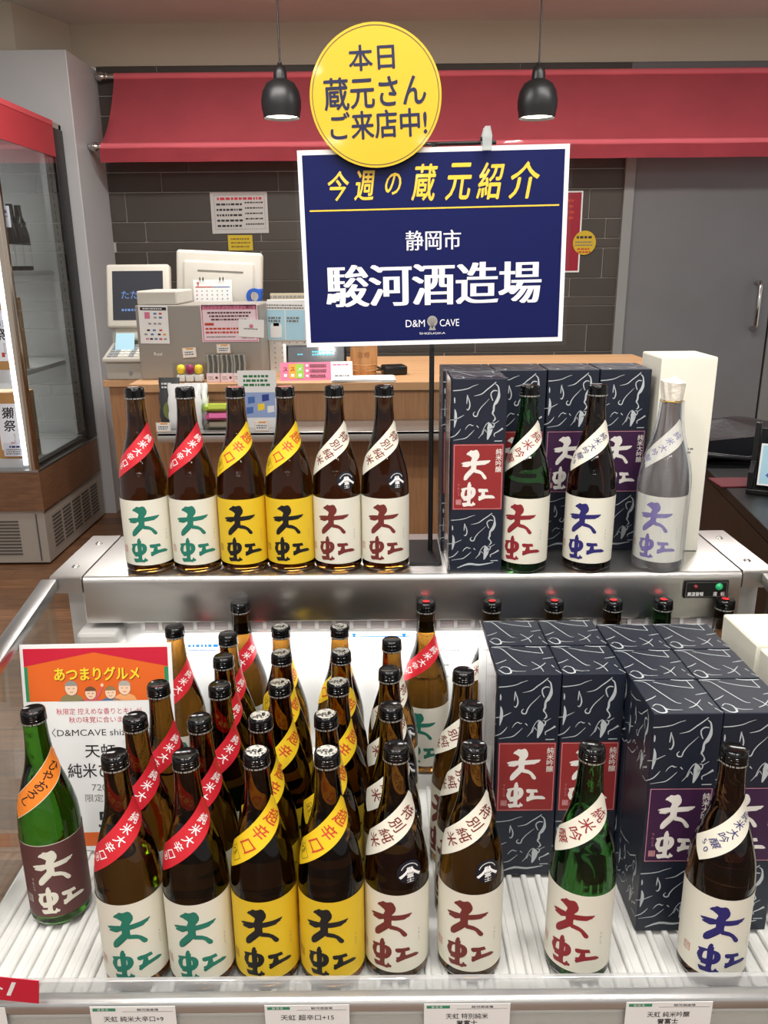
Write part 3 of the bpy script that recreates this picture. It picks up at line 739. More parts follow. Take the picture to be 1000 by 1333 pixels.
# top shelf
GS = 'bottles standing on the steel top shelf'
SY = 1.252
for kind, px, bx, rz, lab, fo in (
    ('R', 176, 196, -2, 'red-banded amber bottle at the left end of the steel top shelf', None),
    ('R', 240.5, 258.5, 0, 'red-banded amber bottle on the steel top shelf beside a yellow-labelled bottle', None),
    ('Y', 306, 320, -2, 'yellow-labelled bottle on the steel top shelf beside a red-banded bottle', COPPER),
    ('Y', 371, 380.5, 0, 'yellow-labelled bottle on the steel top shelf beside a white-banded brown bottle', COPPER),
    ('W', 436, 440, -4, 'white-banded brown bottle on the steel top shelf beside a yellow-labelled bottle', None),
    ('W', 500, 502, 2, 'white-banded brown bottle on the steel top shelf beside the sign stand', None),
    ('G', 690, 680, -4, 'green bottle with crimson writing on the top shelf beside the red-labelled box', None),
    ('B', 776.5, 765, -4, 'dark bottle with white band and navy blue writing on the steel top shelf', None)):
    Y = SY if kind in 'RYW' else 1.243
    x = (onY(bx, 733, Y).x + onY(px, 506, Y).x) / 2
    bottle(kind, x, Y, SH + .0003, lab, GS, rz, lean=False, foil=fo)

# bottle wrapped in translucent paper
def wrapped():
    Y = 1.243; x = (onY(856, 735, Y).x + onY(874, 510, Y).x) / 2
    t = make_bottle('P'); t.name = 'wrapped_sake_bottle'; t.location = (x, Y, SH + .0006); t.rotation_euler = (0, 0, R(-24))
    tag(t, 'bottle wrapped in translucent white paper with a gold-tied white top', 'bottle')
    for ch in list(t.children):
        if ch.name.startswith('screw_cap'): bpy.data.objects.remove(ch)
    FILM = pane_mat('wrap_paper', (0.92, 0.93, 0.95), 0.6, haze=.16, hazecol=(206, 210, 216), rough=.3)
    b = MB()
    def fn(u, v):
        a = 2 * math.pi * u; z = .0005 + v * .270
        zz = max(z, .004); r = rad(min(zz, .28)) + .0022
        pleat = .0016 * math.sin(a * 13 + math.sin(v * 5) * 1.5) * min(1, v * 1.6) + .0012 * math.sin(a * 7 + 2)
        r = max(r + pleat, rad(min(zz, .28)) + .0012) + (.006 * max(0, math.sin(a * 2 + .6)) * math.exp(-((v - .72) / .16) ** 2))
        return Vector((r * math.sin(a), -r * math.cos(a), z))
    b.grid(fn, 120, 40, FILM); b.build('paper_wrap', t, 60)
    CR = mat('crumpled_white_paper', (232, 226, 212), 0.6, bump=.6, bscale=180, noise=.08, nscale=90)
    b = MB()
    def fc(u, v):
        a = 2 * math.pi * u; k = 1 + .06 * math.sin(a * 9 + 3 * v)
        if v < .75: r = (.0150 + .0035 * (v / .75)) * k; z = .271 + .028 * v / .75
        else:
            w_ = (v - .75) / .25; r = .0185 * (1 - w_) * k; z = .299 + .007 * w_ + .004 * math.cos(a + 2.0) * (1 - w_)
        return Vector((r * math.sin(a), -r * math.cos(a), z + .003 * math.sin(a + .8) * v))
    b.grid(fc, 60, 16, CR); b.build('paper_top', t, 60)
    b = MB(); b.tube([(.0158 * math.cos(i * .3), .0158 * math.sin(i * .3), .2695 + .0006 * math.sin(i * 1.3)) for i in range(22)], .0013, mat('gold_thread', (196, 158, 70), .35, .8), 8); b.build('gold_tie', t, 60)
wrapped()

# ------------------------------------------------------------------ dark boxes with brushed white marks
NAVYBOX = mat('navy_card', (26, 32, 46), 0.42, noise=0.05, nscale=40); MARK = mat('pale_brush_marks', (182, 188, 190), 0.55)
LAB_R = mat('red_box_label', (142, 42, 42), 0.5, noise=.03, nscale=40); LAB_P = mat('purple_box_label', (58, 26, 62), 0.5, noise=.03, nscale=40); LINE_P = mat('pink_rule', (206, 150, 150), .5); OFFW = mat('offwhite_ink', (230, 226, 218), .5)
ST = [([(140,432),(250,425),(360,405),(430,375),(510,350)],[12,12,10,8,4]), ([(450,505),(560,480),(640,420),(710,370),(770,320)],[4,12,14,14,10]),
 ([(760,345),(800,380),(815,440),(812,520),(780,590),(750,630),(745,700),(730,740),(760,780),(770,820),(740,850)],[6,16,20,40,44,24,26,20,10,20,8]),
 ([(730,570),(706,520),(700,470),(740,435),(790,440)],[10,14,14,16,10]), ([(355,490),(350,560),(345,610)],[12,14,6]), ([(360,510),(385,580),(392,640),(370,690),(345,680)],[6,14,16,16,6]),
 ([(680,540),(620,600),(560,660),(520,720),(500,775),(460,775),(445,745),(470,715)],[2,8,10,13,16,16,12,6]), ([(165,520),(168,560),(168,600)],[6,20,8]), ([(172,680),(185,740),(185,820),(168,930)],[8,30,40,6]),
 ([(105,825),(180,820),(260,785),(310,760)],[6,10,10,4]), ([(330,960),(360,915),(400,890),(430,905),(455,900)],[4,10,12,12,5]), ([(500,905),(530,935)],[14,6]),
 ([(110,1065),(180,1040),(230,995),(265,950)],[8,12,12,4]), ([(160,1105),(260,1090),(340,1075),(400,1030),(465,965)],[5,8,12,10,4]), ([(530,1080),(580,1020),(600,960),(640,890),(680,860)],[4,10,8,9,10]),
 ([(590,1030),(620,960),(650,1000)],[6,9,6]), ([(680,870),(700,930),(690,1010),(665,1100)],[20,80,60,12]), ([(700,960),(750,930),(760,880),(720,870)],[8,14,12,6]), ([(750,890),(830,840)],[10,5]),
 ([(770,1060),(765,1020),(820,990),(890,945)],[8,14,14,26]), ([(770,1120),(885,1118)],[12,12])]
TT = [([(.06,.95),(.18,.9),(.3,.6),(.42,.32),(.5,.28)],[.02,.03,.03,.03,.015]), ([(.3,.92),(.55,.8),(.85,.72)],[.02,.035,.03]), ([(.85,.72),(.84,.85),(.83,.98)],[.03,.03,.02]), ([(.0,.36),(.1,.42),(.2,.5)],[.02,.035,.015]),
 ([(.02,.16),(.1,.03),(.2,.05),(.2,.2),(.12,.26),(.05,.2)],[.03,.05,.06,.04,.03,.02]), ([(.2,.14),(.3,.1),(.45,.1)],[.05,.025,.015]), ([(.6,.42),(.7,.25),(.73,.08)],[.02,.03,.02]), ([(.56,.15),(.68,.22),(.82,.38)],[.02,.035,.015]),
 ([(.8,.52),(.9,.55),(1.0,.58)],[.02,.035,.02]), ([(.93,.14),(1.0,.02)],[.03,.02]), ([(.6,.99),(.75,.96),(.95,.97)],[.03,.05,.03]), ([(.9,.3),(.93,.22)],[.03,.02]), ([(.02,.97),(.2,.98),(.35,.97)],[.03,.04,.02])]
def make_box(kind, w=.083, d=.088, h=.310, film=False):
    t = bpy.data.objects.new('sake_gift_box', None); t.empty_display_size = .05; COL.objects.link(t)
    b = MB(); b.box(-w / 2, w / 2, -d / 2, d / 2, 0, h, NAVYBOX, .0012, 2)
    def marks(x0, ww, ytop, yscale, dx=0):
        s = Sheet()
        for pts, wd in ST:
            q = [(x0 + (p[0] - 135) / 805 * ww, ytop - (p[1] - 290) * yscale) for p in pts]
            s.stroke(q, [v * .000112 for v in wd], MARK, 1, 3)
        return s
    LB0, LB1 = h * .335, h * .676
    for yt in (h - .002, LB0 - .003):
        ys_ = (h - LB1 - .004) / 850 if yt > .2 else .0001
        q = marks(0, w, yt, ys_)
        b.sheet(q, flatfn((-w / 2, -d / 2, 0), (1, 0, 0), (0, 0, 1)), lift=.0002)
        b.sheet(q, flatfn((-w / 2, d / 2 - .002, 0), (0, -1, 0), (0, 0, 1)), lift=.0002)
        b.sheet(q, flatfn((w / 2, -d / 2, 0), (0, 1, 0), (0, 0, 1)), lift=.0002)
    s = Sheet(); s.stroke([(.012, .006), (.03, .0125), (.048, .011), (.07, .015)], [.001, .0035, .003, .001], MARK, 1)
    b.sheet(s, flatfn((-w / 2, -d / 2, 0), (1, 0, 0), (0, 0, 1)), lift=.0002)
    s = Sheet()
    for pts, wd in TT: s.stroke([(p[0] * w, p[1] * d) for p in pts], [v * .045 for v in wd], MARK, 1, 4)
    b.sheet(s, flatfn((-w / 2, -d / 2, h), (1, 0, 0), (0, 1, 0)), lift=.0002)
    b.build('carton', t)
    paper = LAB_R if kind == 'red' else LAB_P
    b = MB(); s = Sheet(); lw = w * .94; lh = LB1 - LB0
    s.rect(0, 0, lw, lh, paper, 2); s.frame(.0012, .0012, lw - .0012, lh - .0012, .0007, LINE_P, 3)
    brush(s, OFFW, lw * .5, lh - .0005, .90, .97, 4)
    s.column('純米吟醸' if kind == 'red' else '純米大吟醸', lw * .905, lh * .93, .0100, .0094, OFFW, 4, .012)
    s.column('てんこう', lw * .12, lh * .40, .0042, .0052, LINE_P, 4)
    s.rect(lw * .07, lh * .08, lw * .175, lh * .16, LINE_P, 4); s.cell('天', lw * .097, lh * .14, .004, paper, 5); s.cell('虹', lw * .147, lh * .14, .004, paper, 5); s.cell('之', lw * .097, lh * .10, .004, paper, 5); s.cell('印', lw * .147, lh * .10, .004, paper, 5)
    b.sheet(s, flatfn((-lw / 2, -d / 2, LB0), (1, 0, 0), (0, 0, 1)), lift=.0001); b.build('front_label', t)
    if film:
        b = MB(); b.box(-w / 2 - .004, -w / 2 - .0034, -d / 2 - .001, d / 2 + .001, .004, h + .001, FILMW)
        b.build('clear_film_wrap', t)
    return t
FILMW = pane_mat('wrap_film', (.96, .94, .95), 1.2, haze=.42, hazecol=(226, 214, 216), rough=.15)
BP = {}
def gift_box(kind, x, y, z, label, group, lean=True, rz=0.0, film=False):
    k = (kind, film)
    if k not in BP: o = BP[k] = make_box(kind, film=film)
    else: o = copy_tree(BP[k])
    o.location = (x, y, z); o.rotation_euler = (-TILT if lean else 0, 0, R(rz))
    return tag(o, label, 'box', group)
GBX = 'navy sake boxes packed in the case'
xs = [.1905, .2750, .3560, .4400]
for c, kind in enumerate(('red', 'red', 'purple', 'purple')):
    rows = [.984, 1.077] if kind == 'red' else [.878, .9685, 1.0595]
    for r, y in enumerate(rows):
        col = ('left red-labelled column', 'right red-labelled column', 'left purple-labelled column', 'right purple-labelled column')[c]
        pos = ('front box', 'back box') if kind == 'red' else ('front box', 'middle box', 'back box')
        gift_box(kind, xs[c] + (.004 if kind == 'purple' else 0), y, tray_z(y) + .0003, 'navy box in the case, %s of the %s' % (pos[r], col), GBX, film=(c == 0))
GBT = 'navy sake boxes on the top shelf'
gift_box('red', (onY(590, 700, 1.225).x + onY(652, 700, 1.225).x) / 2 - .002, 1.262, SH + .0003, 'red-labelled navy box in front on the steel top shelf, beside the green bottle', GBT, lean=False, film=True)
tops = [(577, 655, 'red', 'navy box on the top shelf standing behind the front red-labelled box'), (656, 708, 'red', 'navy box on the top shelf behind the green bottle'),
        (708, 775, 'purple', 'navy box with purple label behind the green and navy-lettered bottles on the top shelf'), (775, 842, 'purple', 'navy box with purple label on the top shelf next to the tall white box')]
x = onY(577, 610, 1.30).x + .0405
for i, (a, c, kind, lab) in enumerate(tops):
    gift_box(kind, x + i * .0852, 1.358, SH + .0003, lab, GBT, lean=False)
# plain white boxes
WB = mat('white_card', (232, 229, 214), 0.5, noise=.02, nscale=20)
def white_box(x0, x1, y0, y1, z0, h, label, lean, mark=False):
    t = thing('white_gift_box', label, 'box', ((x0 + x1) / 2, (y0 + y1) / 2, z0)); w, d = x1 - x0, y1 - y0
    if lean: t.rotation_euler[0] = -TILT
    b = MB(); b.box(-w / 2, w / 2, -d / 2, d / 2, 0, h - .0005, WB, .0015, 2)
    if mark:
        s = Sheet(); s.poly([(w * .66, h * .26), (w * .70, h * .265), (w * .69, h * .29)], INK_N, 1); s.lines(w * .62, w * .72, h * .55, 2, .006, .003, GREYTXT); b.sheet(s, flatfn((-w / 2, -d / 2, 0), (1, 0, 0), (0, 0, 1)), lift=.0002)
    b.build('carton', t)
    b = MB(); b.box(-w / 2 + .001, w / 2 - .001, -d / 2 + .0004, d / 2 - .001, h - .0006, h + .0006, WB, .0005, 1); b.build('lid_flap', t)
p0, p1 = onY(848, 600, 1.30), onY(927, 600, 1.30)
white_box(p0.x + .004, p1.x - .006, 1.305, 1.405, SH + .0003, onY(880, 466, 1.305).z - SH, 'tall plain white box standing behind the paper-wrapped bottle on the top shelf', False, True)
white_box(.506, .600, .984, 1.095, tray_z(1.03) + .0021, .326, 'plain white box in the back right corner of the case', True)
white_box(.506, .600, .846, .974, tray_z(.91) + .0025, .326, 'plain white box at the right side of the case, nearer than the other', True)

# ------------------------------------------------------------------ sign stand with its sheets
NAVYS = mat('navy_print', (15, 23, 78), 0.35, noise=.03, nscale=12, spec=.25); GOLD = mat('gold_print', (236, 196, 60), 0.35, coat=.3); SWHITE = mat('white_print', (236, 236, 238), 0.35, coat=.3)
SY_ = 1.31
pb = onY(560, 722, SY_)
st = thing('sign_stand', 'black metal sign stand with a flat square base on the steel top shelf', 'sign stand', (pb.x, SY_, SH))
zt = onY(560, 186, SY_).z - SH
b = MB(); q0, q1 = onZ(530, 734, SH).x, onZ(577, 734, SH).x
b.box(-.038, .016, -.062, .055, .0003, .005, BLKM, .0012); b.build('base_plate', st)
b = MB(); b.tube([(0, 0, .004), (0, 0, zt)], .0042, BLKM, 12); b.build('pole', st, 50)
xe = onY(646, 183, SY_).x - pb.x
b = MB(); b.tube([(-.12, 0, zt - .003), (xe, 0, zt)], .0030, BLKM, 10); b.build('cross_bar', st, 50)
# big blue sheet
YS = 1.298
tl, tr, bl, br = onY(384, 196, YS), onY(740, 187, YS), onY(402, 452, YS), onY(734, 444, YS)
ctr = (tl + tr + bl + br) / 4; ux = ((tr - tl) + (br - bl)).normalized(); uz = Vector((0, -1, 0)).cross(ux) * -1
if uz.z < 0: uz = -uz
SW, SHH = ((tr - tl).length + (br - bl).length) / 2, ((tl - bl).length + (tr - br).length) / 2
t = thing('introduction_sign', 'large navy blue laminated sign with white and gold Japanese lettering, clipped to the black stand', 'sign', ctr)
ox = -ux * SW / 2 - uz * SHH / 2
b = MB(); s = Sheet(); bw = SW * .017
F2 = flatfn(ox, ux, uz)
rot = Matrix((ux, Vector((0, 1, 0)), uz)).transposed().to_4x4()
b.box(-SW / 2, SW / 2, 0, .0012, -SHH / 2, SHH / 2, SWHITE, mtx=rot)
s.rect(bw, bw, SW - bw, SHH - bw, NAVYS, 1)
W_, H_ = SW - 2 * bw, SHH - 2 * bw
def U(u): return bw + W_ * u
def V(v): return bw + H_ * (1 - v)
gx = [(.095, .175), (.195, .275), (.315, .375), (.415, .515), (.545, .645), (.665, .77), (.79, .905)]
for ch, (a, c), k in zip('今週の蔵元紹介', gx, (.05, .05, .03, 0, 0, 0, 0)):
    yo = .012 * (a - .5)
    v0, v1 = (.10, .20) if ch == 'の' else (.085, .225) if ch in '今週' else (.06, .235)
    s.text(ch, U(a), V(v1 + .01), U(c), V(v0), GOLD, 2, bold=.022, shear=.22)
s.rect(U(.02), V(.289), U(.985), V(.281), GOLD, 2)
s.text('静岡市', U(.39), V(.505), U(.605), V(.40), SWHITE, 2, bold=.016, mincho=True)
s.text('駿河酒造場', U(.075), V(.805), U(.92), V(.575), SWHITE, 2, bold=.045, res=4, mincho=True)
s.text('D&M', U(.385), V(.925), U(.462), V(.885), SWHITE, 2); s.text('CAVE', U(.522), V(.925), U(.60), V(.885), SWHITE, 2)
s.disc(U(.492), V(.895), W_ * .0205, W_ * .0215, SILVD, 2); s.poly([(U(.478), V(.945)), (U(.506), V(.945)), (U(.500), V(.92)), (U(.484), V(.92))], SILVD, 2)
for k in range(7): s.stroke([(U(.492), V(.935)), (U(.492 + (k - 3) * .0055), V(.872 + abs(k - 3) * .004))], .0007, GREYTXT, 3)
s.text('SHIZUOKA', U(.44), V(.968), U(.545), V(.957), SWHITE, 2)
b.sheet(s, F2, lift=.0003); b.build('printed_sheet', t)
b = MB(); e_ = .006; X_, Z_ = SW / 2, SHH / 2
for q in ((-X_ - e_, X_ + e_, Z_, Z_ + e_), (-X_ - e_, X_ + e_, -Z_ - e_, -Z_), (-X_ - e_, -X_, -Z_, Z_), (X_, X_ + e_, -Z_, Z_)): b.box(q[0], q[1], .0004, .0009, q[2], q[3], LAMIN, mtx=rot)
b; b.build('lamination', t)
# round yellow sheet
YC = 1.286
c0 = onY(489, 112, YC); rx = (onY(575.5, 112, YC).x - onY(402.5, 112, YC).x) / 2
rz_ = (onY(489, 28.5, YC).z - onY(489, 218, YC).z) / 2; c0.z = (onY(489, 28.5, YC).z + onY(489, 218, YC).z) / 2
t = thing('round_notice', 'round yellow notice with bold Japanese lettering above the navy blue sign', 'sign', (c0.x, YC, c0.z))
YCP = mat('yellow_print', (212, 176, 36), 0.45, noise=.02, nscale=8, coat=.2); NVT = mat('navy_lettering', (24, 28, 66), 0.4)
rr = (rx + rz_) / 2
b = MB(); b.lathe([(0, .0012), (rr, .0012), (rr, 0), (0, 0)], YCP, 72, Matrix.Rotation(R(90), 4, 'X') @ Matrix.Translation((0, 0, -.0012)))
s = Sheet(); s.ring(0, 0, rr * .955, rr * .963, NVT, 1, 72)
for body, u0, u1, v0, v1 in (('本日', -.39, .29, .36, .70), ('蔵元さん', -.78, .76, -.16, .28), ('ご来店中!', -.70, .77, -.58, -.19)):
    s.text(body, u0 * rr, v0 * rr, u1 * rr, v1 * rr, NVT, 1, bold=.02, rot=R(2), res=4)
b.sheet(s, flatfn((0, -.0002, 0), (1, 0, .012), (-.012, 0, 1)), lift=.0003); b.build('printed_disc', t)
# clear clip on the crossbar
ck = onY(634, 181, 1.290)
t = thing('clear_clip', 'clear plastic clip holding the top edge of the navy sign to the crossbar', 'clip', ck)
CL = pane_mat('clear_clip_plastic', (.86, .88, .88), 2.0, haze=.45, hazecol=(215, 222, 220))
b = MB(); b.prism([(-.0065, -.016), (.0065, -.016), (.0075, .004), (.004, .017), (-.004, .017), (-.0075, .004)], 'y', -.006, -.001, CL, .001); b.build('front_jaw', t)
b = MB(); b.prism([(-.0065, -.016), (.0065, -.016), (.0075, .004), (.004, .017), (-.004, .017), (-.0075, .004)], 'y', .011, .015, CL, .001); b.build('back_jaw', t)
b = MB(); b.tube([(-.009, .006, .001), (.009, .006, .001)], .003, BLKM, 8); b.build('hinge_pin', t, 50)

# ------------------------------------------------------------------ price poster in the case
pz = tray_z(.995); LEAN = R(9)
t = thing('price_poster', 'white and orange price poster with cartoon faces standing at the left inside the case', 'poster', (-.4005, .998, pz), rz=0)
t.rotation_euler = (-LEAN, 0, R(1.0))
PW, PH = .216, .318; t.location.x = -.4135
RED_P = mat('red_print', (200, 34, 58), .4); ORA = mat('orange_print', (226, 104, 40), .4); GRN = mat('green_print', (44, 140, 92), .4); YLT = mat('yellow_lettering', (248, 216, 56), .4); SKIN = mat('drawn_skin', (244, 206, 176), .5); DARKT = mat('dark_lettering', (44, 42, 46), .5); REDT = mat('red_lettering', (196, 44, 62), .5)
b = MB(); b.box(-PW / 2, PW / 2, 0, .0015, .002, PH, WHITE)
s = Sheet(); k = PW / 935.0
def PX(x): return (x - 15) * k
def PYc(y): return PH - (y - 60) * (PH / 1330.0)
s.poly([(PX(35), PYc(85)), (PX(925), PYc(85)), (PX(925), PYc(415)), (PX(35), PYc(415))], ORA, 1)
s.poly([(PX(35), PYc(85)), (PX(925), PYc(85)), (PX(925), PYc(205)), (PX(470), PYc(112)), (PX(35), PYc(195))], RED_P, 2)
s.rect(PX(35), PYc(415), PX(56), PYc(198), GRN, 2); s.rect(PX(900), PYc(415), PX(925), PYc(207), GRN, 2)
s.text('あつまりグルメ', PX(224), PYc(290), PX(748), PYc(210), mat('amber_shadow', (160, 70, 24), .5), 3, bold=.05); s.text('あつまりグルメ', PX(220), PYc(285), PX(743), PYc(204), YLT, 4, bold=.035)
for cx, top, wd, coat, hair, arm in ((318, 292, 64, (140, 128, 90), (150, 146, 140), 0), (436, 330, 56, (214, 96, 104), (110, 76, 56), 1), (560, 328, 56, (88, 120, 160), (150, 120, 80), 0), (648, 296, 62, (240, 168, 110), (176, 170, 162), 0)):
    cm = mat('drawn_coat_%d' % cx, coat, .5); hm = mat('drawn_hair_%d' % cx, hair, .5); hw = wd / 2
    wd *= 1.2; top -= 6; hw = wd / 2; b0 = top + wd * 1.15
    s.poly([(PX(cx - wd), PYc(415)), (PX(cx + wd), PYc(415)), (PX(cx + wd * .8), PYc(b0 + 12)), (PX(cx + hw * .5), PYc(b0 - 8)), (PX(cx - hw * .5), PYc(b0 - 8)), (PX(cx - wd * .8), PYc(b0 + 12))], cm, 3)
    s.disc(PX(cx), PYc(top + wd * .62), hw * 1.06 * k, wd * .62 * k * 1.05, DARKT, 4); s.disc(PX(cx), PYc(top + wd * .62), hw * k, wd * .58 * k * 1.05, SKIN, 5)
    s.disc(PX(cx), PYc(top + wd * .42), hw * 1.02 * k, wd * .44 * k, hm, 6, 24, 0, math.pi)
    for e in (-.4, .4): s.stroke([(PX(cx + e * hw - 6), PYc(top + wd * .66)), (PX(cx + e * hw), PYc(top + wd * .60)), (PX(cx + e * hw + 6), PYc(top + wd * .66))], .0006, DARKT, 7)
    s.stroke([(PX(cx - 10), PYc(top + wd * .9)), (PX(cx), PYc(top + wd * .95)), (PX(cx + 10), PYc(top + wd * .9))], .0006, DARKT, 7)
    if arm: s.stroke([(PX(cx + 30), PYc(400)), (PX(cx + 58), PYc(360)), (PX(cx + 72), PYc(325))], [.004, .0036, .003], cm, 6); s.disc(PX(cx + 74), PYc(316), 9 * k, 11 * k, SKIN, 7)
s.text('秋限定 控えめな香りとキレが', PX(215), PYc(500), PX(748), PYc(460), REDT, 2, bold=.004); s.text('秋の味覚に合います', PX(290), PYc(553), PX(668), PYc(513), REDT, 2, bold=.004)
s.text('〈D&MCAVE shizuoka〉', PX(178), PYc(640), PX(800), PYc(586), DARKT, 2)
s.text('天虹', PX(378), PYc(775), PX(568), PYc(690), DARKT, 2, bold=.012); s.text('純米ひやおろし', PX(262), PYc(905), PX(905), PYc(812), DARKT, 2, bold=.012)
s.text('720ml', PX(405), PYc(990), PX(565), PYc(948), GREYTXT, 2); s.text('限定 24本', PX(360), PYc(1062), PX(612), PYc(1012), GREYTXT, 2)
s.text('59', PX(436), PYc(1232), PX(590), PYc(1128), DARKT, 2, bold=.022)
s.rect(PX(20), PYc(1352), PX(925), PYc(1262), ORA, 1)
b.sheet(s, flatfn((-PW / 2, 0, 0), (1, 0, 0), (0, 0, 1)), lift=.00012); b.build('printed_sheet', t)
b = MB(); b.box(-PW / 2 - .004, PW / 2 + .004, .0018, .003, 0, PH + .003, LAMIN); b.build('clear_holder', t)

# ------------------------------------------------------------------ cards in the price rail
GTAG = mat('green_tag', (58, 140, 104), .5)
for xa, xb, l1, l2, lab in ((118, 229, '天虹 純米大辛口+9', None, 'white price card on the rail below the red-banded bottles'), (345, 455, '天虹 超辛口+15', None, 'white price card on the rail below the yellow-labelled bottles'),
                            (552, 664, '天虹 特別純米', '誉富士', 'white price card on the rail below the white-banded bottles'), (814, 926, '天虹 純米吟醸', '誉富士', 'white price card on the rail between the green and navy-lettered bottles'), (-60, 8, None, None, 'white price card at the far left end of the price rail')):
    a = onY(xa, 1320, .6995); c = onY(xb, 1320, .6995); zt = onY(400, 1308, .6995).z
    w_ = c.x - a.x; h_ = .052
    b = MB(); b.box(0, w_, .0, .0006, 0, h_, WHITE); s = Sheet()
    s.rect(.003, h_ - .0062, .030 * w_ / .1, h_ - .0022, GTAG, 1); s.cell('静', .010, h_ - .0042, .0035, WHITE, 2); s.cell('岡', .0145, h_ - .0042, .0035, WHITE, 2); s.cell('県', .019, h_ - .0042, .0035, WHITE, 2)
    if l1:
        s.text('駿河酒造場', w_ * .55, h_ - .0058, w_ * .80, h_ - .0026, DARKT, 1, .01); s.rect(w_ * .38, h_ - .0072, w_ * .97, h_ - .0068, DARKT, 1)
        n = len(l1); s.text(l1, w_ * (.5 - min(.4, n * .035)), h_ - .0215, w_ * (.5 + min(.4, n * .035)), h_ - .0135, DARKT, 1, .01)
        if l2: s.text(l2, w_ * .38, h_ - .031, w_ * .62, h_ - .0235, DARKT, 1, .03)
    b.sheet(s, flatfn((0, -.0001, 0), (1, 0, 0), (0, 0, 1)), lift=.0001)
    o = b.build('price_card', None, None, (a.x, .6990, zt - h_)); tag(o, lab, 'price card', 'price cards in the front rail')
# red point tag clipped at the left of the rail
a = onY(0, 1300, .695)
b = MB(); s = Sheet(); b.box(-.10, .047, 0, .0008, -.032, 0, RED_P, mtx=Matrix.Rotation(R(8), 4, 'Y')); s.text('ト', -.004, -.022, .008, -.007, WHITE, 1, .03, shear=.2); s.text('1', .012, -.024, .022, -.005, WHITE, 1, .03, shear=.2)
m_ = Matrix.Rotation(R(8), 4, 'Y'); b.sheet(s, lambda x, y, h: m_ @ Vector((x, -h - .0001, y)))
o = b.build('point_tag', None, None, (a.x, .6945, onY(0, 1271, .695).z)); tag(o, 'small red tag with white figures clipped on the left end of the price rail', 'tag')

REGW = mat('register_white', (202, 197, 186), 0.42, noise=0.03, nscale=12)
# ------------------------------------------------------------------ sales counter behind the case
WOODT = plank_mat('counter_top_wood', (186, 140, 98), (212, 168, 124), 5, 0.4, (1, 10, 1)); WOODF = plank_mat('counter_front_wood', (150, 106, 70), (178, 132, 92), 6, 0.45, (14, 14, 1))
CY, CZ = 2.90, 0.90
cx0 = onY(167, 500, CY).x
ct = thing('sales_counter', 'long wooden sales counter with a steel front ledge behind the display case', 'counter', (0.1, 3.3, 0)); O3 = Vector((.1, 3.3, 0))
def kb(b, name, parent, off, smooth=None):
    for v in b.bm.verts: v.co -= off
    return b.build(name, parent, smooth)
b = MB(); b.box(cx0, 1.15, CY, 3.76, CZ - .03, CZ, WOODT, .002); kb(b, 'counter_top', ct, O3)
b = MB(); b.box(cx0 + .004, 1.145, CY + .02, 3.74, 0, CZ - .03, WOODF); kb(b, 'counter_front', ct, O3)
ll = onY(206, 560, 2.72).x; lz = onY(400, 562, 2.70).z
b = MB(); b.box(ll, 1.1, 2.70, CY + .02, lz - .012, lz, STEEL, .002); b.box(ll, 1.1, 2.70, 2.712, lz - .035, lz, STEEL, .003); kb(b, 'front_ledge', ct, O3, 40)

def flat_card(name, x0, y0, x1, y1, Y, m, fill, label, cat, thick=.0015, tilt=0.0, rz=0.0, group=None, z=None):
    """a card or poster standing / stuck upright, its print drawn by fill(sheet, w, h)"""
    X0, X1, Z0, Z1 = rectY(x0, y0, x1, y1, Y)
    if z is not None: Z1 = Z1 - Z0 + z; Z0 = z
    w_, h_ = X1 - X0, Z1 - Z0
    b = MB(); b.box(0, w_, 0, thick, 0, h_, m); s = Sheet(); fill(s, w_, h_)
    if s.items: b.sheet(s, flatfn((0, -.0002, 0), (1, 0, 0), (0, 0, 1)), lift=.0006)
    o = b.build(name, None, None, (X0, Y, Z0)); o.rotation_euler = (R(tilt), R(rz), 0)
    return tag(o, label, cat, group)
PINK = mat('pink_print', (214, 120, 152), .5); PPINK = mat('pale_pink_print', (240, 218, 226), .5); LBLUE = mat('pale_blue_print', (172, 214, 232), .5); TEAL = mat('blue_print', (70, 110, 180), .5); GRY = mat('grey_print', (150, 150, 150), .6)
OR2 = mat('amber_print', (236, 160, 50), .5); LGR = mat('lime_print', (140, 200, 70), .5); SCREEN = mat('dark_screen', (58, 61, 68), .2, coat=.5); CYAN = mat('screen_cyan', (90, 200, 220), .5, emit=.5)

